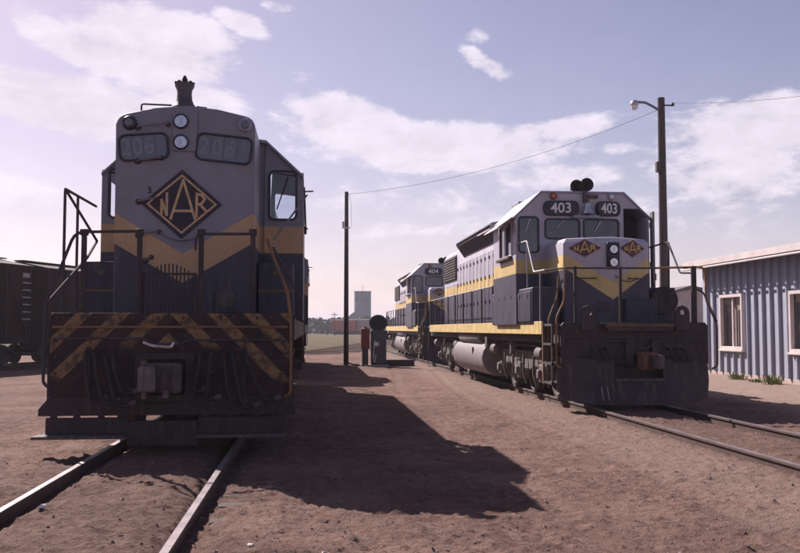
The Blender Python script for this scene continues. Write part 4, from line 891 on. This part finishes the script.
MB().box(-.26, -.12, -.12, .06, RPZ - 2.9, RPZ - 2.5).build('switch_box', 'truck_steel', rp, .01)
MB().tube([(0, -.16, RPZ - .32), (.42, -.16, RPZ - .32)], .03).lathe([(.05, 0), (.07, .06), (.04, .13)], (.40, -.16, RPZ - .34), (0, 0, 1), 10).build('insulator_bracket', 'black_steel', rp)
b = atZ(346, 365, -.1); LX, LY = b.x, b.y; LZ = atY(345.5, 192, LY).z
lpo = pole('utility_pole', 'slim wooden pole with a white fitting beside the fuel stand', LX, LY, LZ, .105)
MB().cyl((-.13, -.1, LZ - 1.62), (-.13, -.1, LZ - 1.35), .07, n=10).box(-.18, .16, -.14, -.08, LZ - 1.66, LZ - 1.60).build('insulator', 'white_trim', lpo)
MB().tube([(.0, -.1, LZ - .1), (.12, -.12, LZ - .16), (.20, -.1, LZ - .5), (.22, -.05, LZ - 1.6)], .008, 4).build('drop_wire', 'black_steel', lpo)
def wire(a, b, sag, label):
    a, b = Vector(a), Vector(b); m = MB().tube([a.lerp(b, k / 24) - Vector((0, 0, sag * 4 * (k / 24) * (1 - k / 24))) for k in range(25)],   .0075, 4)
    return tag(m.build('overhead_wire', 'black_steel'), label, 'wire', 'overhead wires')
top = Vector((RPX + .38, RPY - .16, RPZ - .22))
wire((RPX - .05, RPY - .2, RPZ - .45), (LX, LY - .1, LZ - .12), .55, 'thin overhead wire sagging between the two wooden poles')
e = atY(800, 88, 25.0); wire(top, top + (e - top) * 1.8, .25, 'thin overhead wire running from the lamp pole out to the right')
def service():
    b = atZ(374, 366, -.1); o = thing('fuel_pump_stand', 'dark grey equipment cabinet with a round hose reel on top beside the slim pole', 'pump', (b.x, b.y, -.1)); k = LY / FPX
    MB().box(-.14, .52, -.25, .30, .06, 1.55).build('cabinet', 'pump_grey', o, .03, 3)
    MB().box(-.10, .48, -.275, -.252, .12, 1.46).build('cabinet_door', 'pump_grey', o, .01)
    MB().cyl((.10, -.30, .95), (.10, -.28, .95), .09, n=14).build('dial', 'digit_white', o)
    MB().lathe([(.34, -.18), (.36, -.16), (.30, -.12), (.30, .12), (.36, .16), (.34, .18)], (.18, .02, 1.86), (.3, 1, 0), 20).build('hose_reel', 'rubber', o)
    MB().box(.10, .28, -.02, .06, 1.5, 1.9).build('reel_bracket', 'black_steel', o)
    MB().tube([(.02, -.28, 1.1), (-.02, -.34, .9), (-.06, -.36, .4), (.0, -.36, .12), (.06, -.32, .5)], .025, 6, .1).build('hose', 'bell_metal', o)
    MB().box(-.40, .62, -.4, .45, -.05, .06).build('plinth', 'concrete', o, .02)
    c = thing('fuel_cabinet', 'red metal cabinet on a post beside the grey fuel stand', 'cabinet', (b.x - .36, b.y - .02, -.1))
    MB().box(-.21, .16, -.2, .2, .75, 1.62).build('body', 'pump_red', c, .03, 3)
    MB().box(-.17, .12, -.222, -.202, .85, 1.52).build('door', 'pump_red', c, .01)
    MB().cyl((-.02, 0, 1.62), (-.02, 0, 1.70), .12, .06, 12).build('cap', 'pump_red', c)
    MB().box(-.16, .10, -.14, .14, .0, .75).build('post', 'pump_grey', c, .02)
    s = atZ(399, 365.5, -.1); MB_ = MB().box(-.65, .65, -.3, .3, -.02, .26).build('trough', 'black_steel', None, .02); MB_.location = (s.x, s.y, -.1); tag(MB_, 'low dark trough on the ground right of the fuel stand', 'trough')
    h = MB().tube([(LX + .1, LY - .2, 0), (LX + .3, LY - .5, -.07), (LX + .7, LY - .7, -.08), (b.x - .3, b.y - .35, -.05)], .035, 6, .3).build('ground_hose', 'rubber'); tag(h, 'dark hose on the dirt between slim pole and fuel stand', 'hose')
service()

# ------------------------------------------------------------------ freight cars at far left on the curving track
def boxcar(name, label, loc, rz, L=12.2, body='boxcar_brown', group='freight cars on the curved track', far=False):
    t = thing(name, label, 'freight car', loc, rz, group); w = 1.42
    MB().box(-w, w, -L / 2, L / 2, 1.05, 4.05).build('body', body, t, .01)
    MB().prism([(-w - .06, 4.05), (w + .06, 4.05), (w + .06, 4.12), (.0, 4.42), (-w - .06, 4.12)], 'y', -L / 2 - .1, L / 2 + .1).build('roof', 'boxcar_black', t)
    MB().box(-w, w, -L / 2, L / 2, .90, 1.05).build('underframe', 'boxcar_black', t)
    if not far:
        MB().box(-.25, .25, -L / 2, L / 2, 4.44, 4.48).build('running_board', 'boxcar_black', t)
        for s in (-1, 1):
            a, b = sorted((s * w, s * (w + .05)))
            for k in range(9):
                y = -L / 2 + .06 + k * (L - .12) / 8; MB().box(a, b, y - .05, y + .05, 1.05, 4.04).build('side_post', 'boxcar_black', t)
            for k in (0, 1, 2, 5, 6, 7):
                y = -L / 2 + .06 + k * (L - .12) / 8; d = (L - .12) / 8; up = k < 4
                z0, z1 = (1.1, 4.0) if up else (4.0, 1.1); a2, b2 = sorted((s * (w + .002), s * (w + .045)))
                MB().prism([(y + .05, z0), (y + .15, z0), (y + d - .05, z1), (y + d - .15, z1)], 'x', a2, b2).build('brace', 'boxcar_black', t)
            a, b = sorted((s * (w + .01), s * (w + .06))); dr = MB().box(a, b, -.95, .95, 1.08, 3.9).build('door', body, t)
            a, b = sorted((s * (w + .06), s * (w + .10))); MB().box(a, b, .7, .8, 1.8, 2.4).build('door_handle', 'boxcar_black', dr)
            # far-end ladder coloured pale as if sunlit; patch stands in for sky
            for k in range(6): z = 1.9 + k * .30; MB().tube([(s * (w + .08), L / 2 - .62, z), (s * (w + .08), L / 2 - .12, z)], .035, 5).build('ladder_rung', 'sunlit_rung_pale_stone', t)
            a, b = sorted((s * (w + .052), s * (w + .075))); MB().box(a, b, L / 2 - .60, L / 2 - .16, 3.62, 3.80).build('sky_slot_patch', 'sunlit_rung_pale_stone', t)  # pale patch in place of sky glimpsed through a gap
    for yc in (-L / 2 + 1.7, L / 2 - 1.7):
        pf = [(yc - 1.15, .5), (yc - .5, .8), (yc + .5, .8), (yc + 1.15, .5), (yc + .6, .3), (yc - .6, .3)]
        tr = MB().box(-1.0, 1.0, yc - .2, yc + .2, .45, .9).build('bolster', 'boxcar_black', t)
        for q_ in (-1.1, 1.002): MB().prism(pf, 'x', q_, q_ + .098).build('truck_frame', 'boxcar_black', tr)
        for y in (yc - .85, yc + .85):
            if far: MB().cyl((-.8, y, .42), (.8, y, .42), .42, n=12).build('wheel', 'boxcar_black', tr)
            else: wheelset(tr, y, .42)
    return t
P1 = atZ(33, 364, 0); P2 = atZ(304, 352, 0); P3 = atZ(360, 345, 0); P3 = Vector((4.5, 84, 0))
hd = R(19.3); dirv = Vector((math.sin(hd), math.cos(hd), 0)); side = Vector((math.cos(hd), -math.sin(hd), 0))
farend = P1 - dirv * 1.2 - side * .75
cA = farend - dirv * 6.1
boxcar('boxcar', 'dark brown braced boxcar with ladder rungs coloured as if sunlit at the left edge', (cA.x, cA.y, .0), -hd)
cB = farend + dirv * (6.1 + 1.1) ; boxcar('boxcar', 'dark brown boxcar mostly hidden behind the left handrails of 206', (cB.x, cB.y, .0), -hd)
def curve_track():
    t = thing('railway_track', 'curving track crossing behind the locomotives past the grass', 'track', (0, 0, 0), 0, 'railway tracks in the yard')
    ctrl = [cA - dirv * 16, cA, cB, cB + dirv * 5.5, Vector((-.4, 60, 0)), Vector((2.4, 72, 0)), P3, Vector((7.0, 100, 0)), Vector((12, 140, 0))]
    pts = []
    for i in range(len(ctrl) - 1):
        p0, p1, p2, p3 = ctrl[max(i - 1, 0)], ctrl[i], ctrl[i + 1], ctrl[min(i + 2, len(ctrl) - 1)]
        for k in range(10):
            u = k / 10; pts.append(.5 * ((2 * p1) + (p2 - p0) * u + (2 * p0 - 5 * p1 + 4 * p2 - p3) * u * u + (3 * p1 - p0 - 3 * p2 + p3) * u ** 3))
    nr = []
    for i, p in enumerate(pts):
        d = (pts[min(i + 1, len(pts) - 1)] - pts[max(i - 1, 0)]).normalized(); nr.append(Vector((d.y, -d.x, 0)))
    for s in (-1, 1):
        vs = []
        for p, n in zip(pts, nr):
            for a, z in ((-.04, -.15), (.04, -.15), (.04, .0), (-.04, .0)): vs.append(p + n * (s * .76 + a) + Vector((0, 0, z)))
        MB().add(vs, [(i * 4 + k, i * 4 + (k + 1) % 4, (i + 1) * 4 + (k + 1) % 4, (i + 1) * 4 + k) for i in range(len(pts) - 1) for k in range(4)]).build('rail', 'rail_side', t, smooth=False)
    vs = []
    for p, n in zip(pts, nr):
        for a, z in ((-2.2, -.16), (-1.5, -.10), (1.5, -.10), (2.2, -.16)): vs.append(p + n * a + Vector((0, 0, z + .06)))
    MB().add(vs, [(i * 4 + k, i * 4 + k + 1, (i + 1) * 4 + k + 1, (i + 1) * 4 + k) for i in range(len(pts) - 1) for k in range(3)]).build('ballast', 'ballast', t, smooth=False)
curve_track()

# ------------------------------------------------------------------ far background
def elevator():
    D = 430.0
    x0 = atY(355, 300, D).x; x1 = atY(371, 300, D).x; zt = atY(360, 291, D).z; zc = atY(360, 302, D).z
    cx = (x0 + x1) / 2; w = (x1 - x0) / 2
    t = thing('grain_elevator', 'tall blue grey grain elevator rising far beyond the yard', 'grain elevator', (cx, D, 0))
    MB().box(-w, w, 0, 9, 0, zc).build('wall', 'elevator_light', t)
    MB().prism([(-w, zc), (w, zc), (w, zt - .5), (-w, zt - .5)], 'y', .0, 9.0).build('cupola', 'elevator_grey', t)
    MB().box(-w - .08, w + .08, -.1, 9.1, zt - .5, zt).build('roof', 'elevator_roof', t)
    MB().prism([(-w - 6, 0), (-w - .05, 0), (-w - .05, 9.8), (-w - 1.8, 8.6), (-w - 6, 5.0)], 'y', 1, 9).build('annex', 'elevator_light', t)
    MB().box(-w + .5, -w + 1.5, -.05, 0, zc + 1, zc + 2.4).build('window', 'number_black', t); MB().box(w - 2, w - 1, -.05, 0, zc + 1, zc + 2.4).build('window', 'number_black', t)
    MB().box(w, w + 3, 1, 8, 0, 5).build('drive_shed', 'elevator_grey', t)
    MB().cyl((0, 4, zt), (0, 4, zt + 3.0), .12, n=6).build('mast', 'elevator_roof', t)
elevator()
def far_cars():
    Y = 262.0; k = 0
    for (x, y, mat, lab) in ((341, 334.5, 'car_red', 'bright red freight car left of the grain elevator in the distance'), (351.5, 334.5, 'car_red', 'second red freight car right behind the slim pole in the distance'), (363, 335, 'car_pale', 'faded pinkish freight car below the grain elevator')):
        p = atY(x, y, Y - k); boxcar('boxcar', lab, (p.x, p.y, -.1), R(50), 5.2, mat, 'freight cars far off by the elevator', True); k += 2
far_cars()
def wood():
    m = MB(); rr = random.Random(11)
    for c in range(420):
        x = rr.uniform(-150, 110) if c > 190 else rr.uniform(-22, 34); y = rr.uniform(290, 400); h = rr.uniform(2.4, 6.0) * (1 if x < 40 else .8); wd = rr.uniform(1.8, 3.6)
        for k in range(90):
            a = rr.random() * 6.28; u = rr.random(); zz = u * h; rad = wd * (math.sin(math.pi * min(1, .18 + .8 * u)) ** .7) * math.sqrt(rr.random())
            px_, py_ = x + rad * math.cos(a), y + rad * math.sin(a); s = rr.uniform(.25, .65)
            d1 = Vector((rr.gauss(0, 1), rr.gauss(0, 1), rr.gauss(0, 1))).normalized() * s; d2 = d1.orthogonal().normalized() * s
            q_ = Vector((px_, py_, zz)); m.add([q_ - d1, q_ + d2, q_ + d1, q_ - d2], [(0, 1, 2, 3)])
    o = m.build('distant_wood', 'wood_leaves', smooth=False); o['kind'] = 'stuff'; o['label'] = 'low hazy belt of bushes and trees along the horizon'; o['category'] = 'trees'
wood()
for i, (x, h) in enumerate(((334.5, 312), (327, 318))):
    p = atY(x, h, 210 + i * 20); tag(MB().lathe([(.12, -.2), (.08, p.z)], (0, 0, 0), (0, 0, 1), 6).box(-.8, .8, -.06, .06, p.z - .6, p.z - .45).build('telegraph_pole', 'pole_wood'), ('thin telegraph pole far away left of the red freight cars', 'thinner far telegraph pole against the tree belt')[i], 'pole', 'far telegraph poles').location = (p.x, p.y, -.1)
def shed():
    a = atY(676, 300, 58); b = atY(712, 300, 58); zt = atY(690, 284, 58).z; ze = atY(690, 291, 58).z
    t = thing('shed', 'pale weathered shed with dark roof behind the right handrail of 403', 'shed', ((a.x + b.x) / 2, 58, -.1)); w = (b.x - a.x) / 2
    MB().prism([(-w, 0), (w, 0), (w, ze), (-w * .2, zt - .25), (-w, ze)], 'y', 0, 6).build('wall', 'shed_pale', t)
    MB().prism([(-w - .2, ze - .05), (-w * .2, zt - .2), (w + .2, ze - .05), (w + .2, ze + .12), (-w * .2, zt), (-w - .2, ze + .12)], 'y', -.25, 6.3).build('roof', 'shed_roof', t)
    MB().box(.2, 1.0, -.04, 0, 1.1, 2.0).build('window', 'number_black', t)
    MB().box(-1.2, -.3, -.05, 0, .05, 2.1).build('door', 'truck_steel', t)
shed()
# litter
for x, y, s, lab in ((42, 512, .045, 'crumpled white paper between the rails at lower left'),):
    p = atZ(x, y, -.06); m = MB(); rr = random.Random(4)
    vs = [Vector((rr.uniform(-1, 1), rr.uniform(-.7, .7), rr.uniform(-.2, .9))) * s for _ in range(16)]
    bm = bmesh.new(); [bm.verts.new(v) for v in vs]; bmesh.ops.convex_hull(bm, input=bm.verts); me = bpy.data.meshes.new('paper_scrap'); bm.to_mesh(me); bm.free(); me.materials.append(MATS['paper'])
    o = bpy.data.objects.new('paper_scrap', me); COL.objects.link(o); o.location = (p.x, p.y, hgt(p.x, p.y) + .01); tag(o, lab, 'paper')
for x, y, s in ((325, 551, .035), (250, 549, .03)):
    p = atZ(x, y, -.08); bm = bmesh.new(); rr = random.Random(x); [bm.verts.new(Vector((rr.uniform(-1, 1), rr.uniform(-1, 1), rr.uniform(-.3, .7))) * s) for _ in range(14)]; bmesh.ops.convex_hull(bm, input=bm.verts)
    me = bpy.data.meshes.new('stone'); bm.to_mesh(me); bm.free(); me.materials.append(MATS['sunlit_rung_pale_stone']); o = bpy.data.objects.new('stone', me); COL.objects.link(o); o.location = (p.x, p.y, hgt(p.x, p.y)); tag(o, 'pale stone at the bottom edge right of the rail' if x > 300 else 'smaller pale stone at the bottom edge close to the rail', 'stone', 'pale stones')

# ------------------------------------------------------------------ summer air
def haze():
    b = NB('haze_air'); v = b.n('ShaderNodeVolumePrincipled'); v.inputs['Color'].default_value = (.80, .81, .93, 1); v.inputs['Density'].default_value = .00045; v.inputs['Anisotropy'].default_value = .2
    b.l(v.outputs[0], b.out.inputs['Volume'])
    o = MB().box(-2600, 2600, -300, 3600, -1.4, 24).build('haze', 'haze_air', smooth=False); o['kind'] = 'stuff'; o['label'] = 'thin pale haze in the air over the yard'; o['category'] = 'haze'
haze()
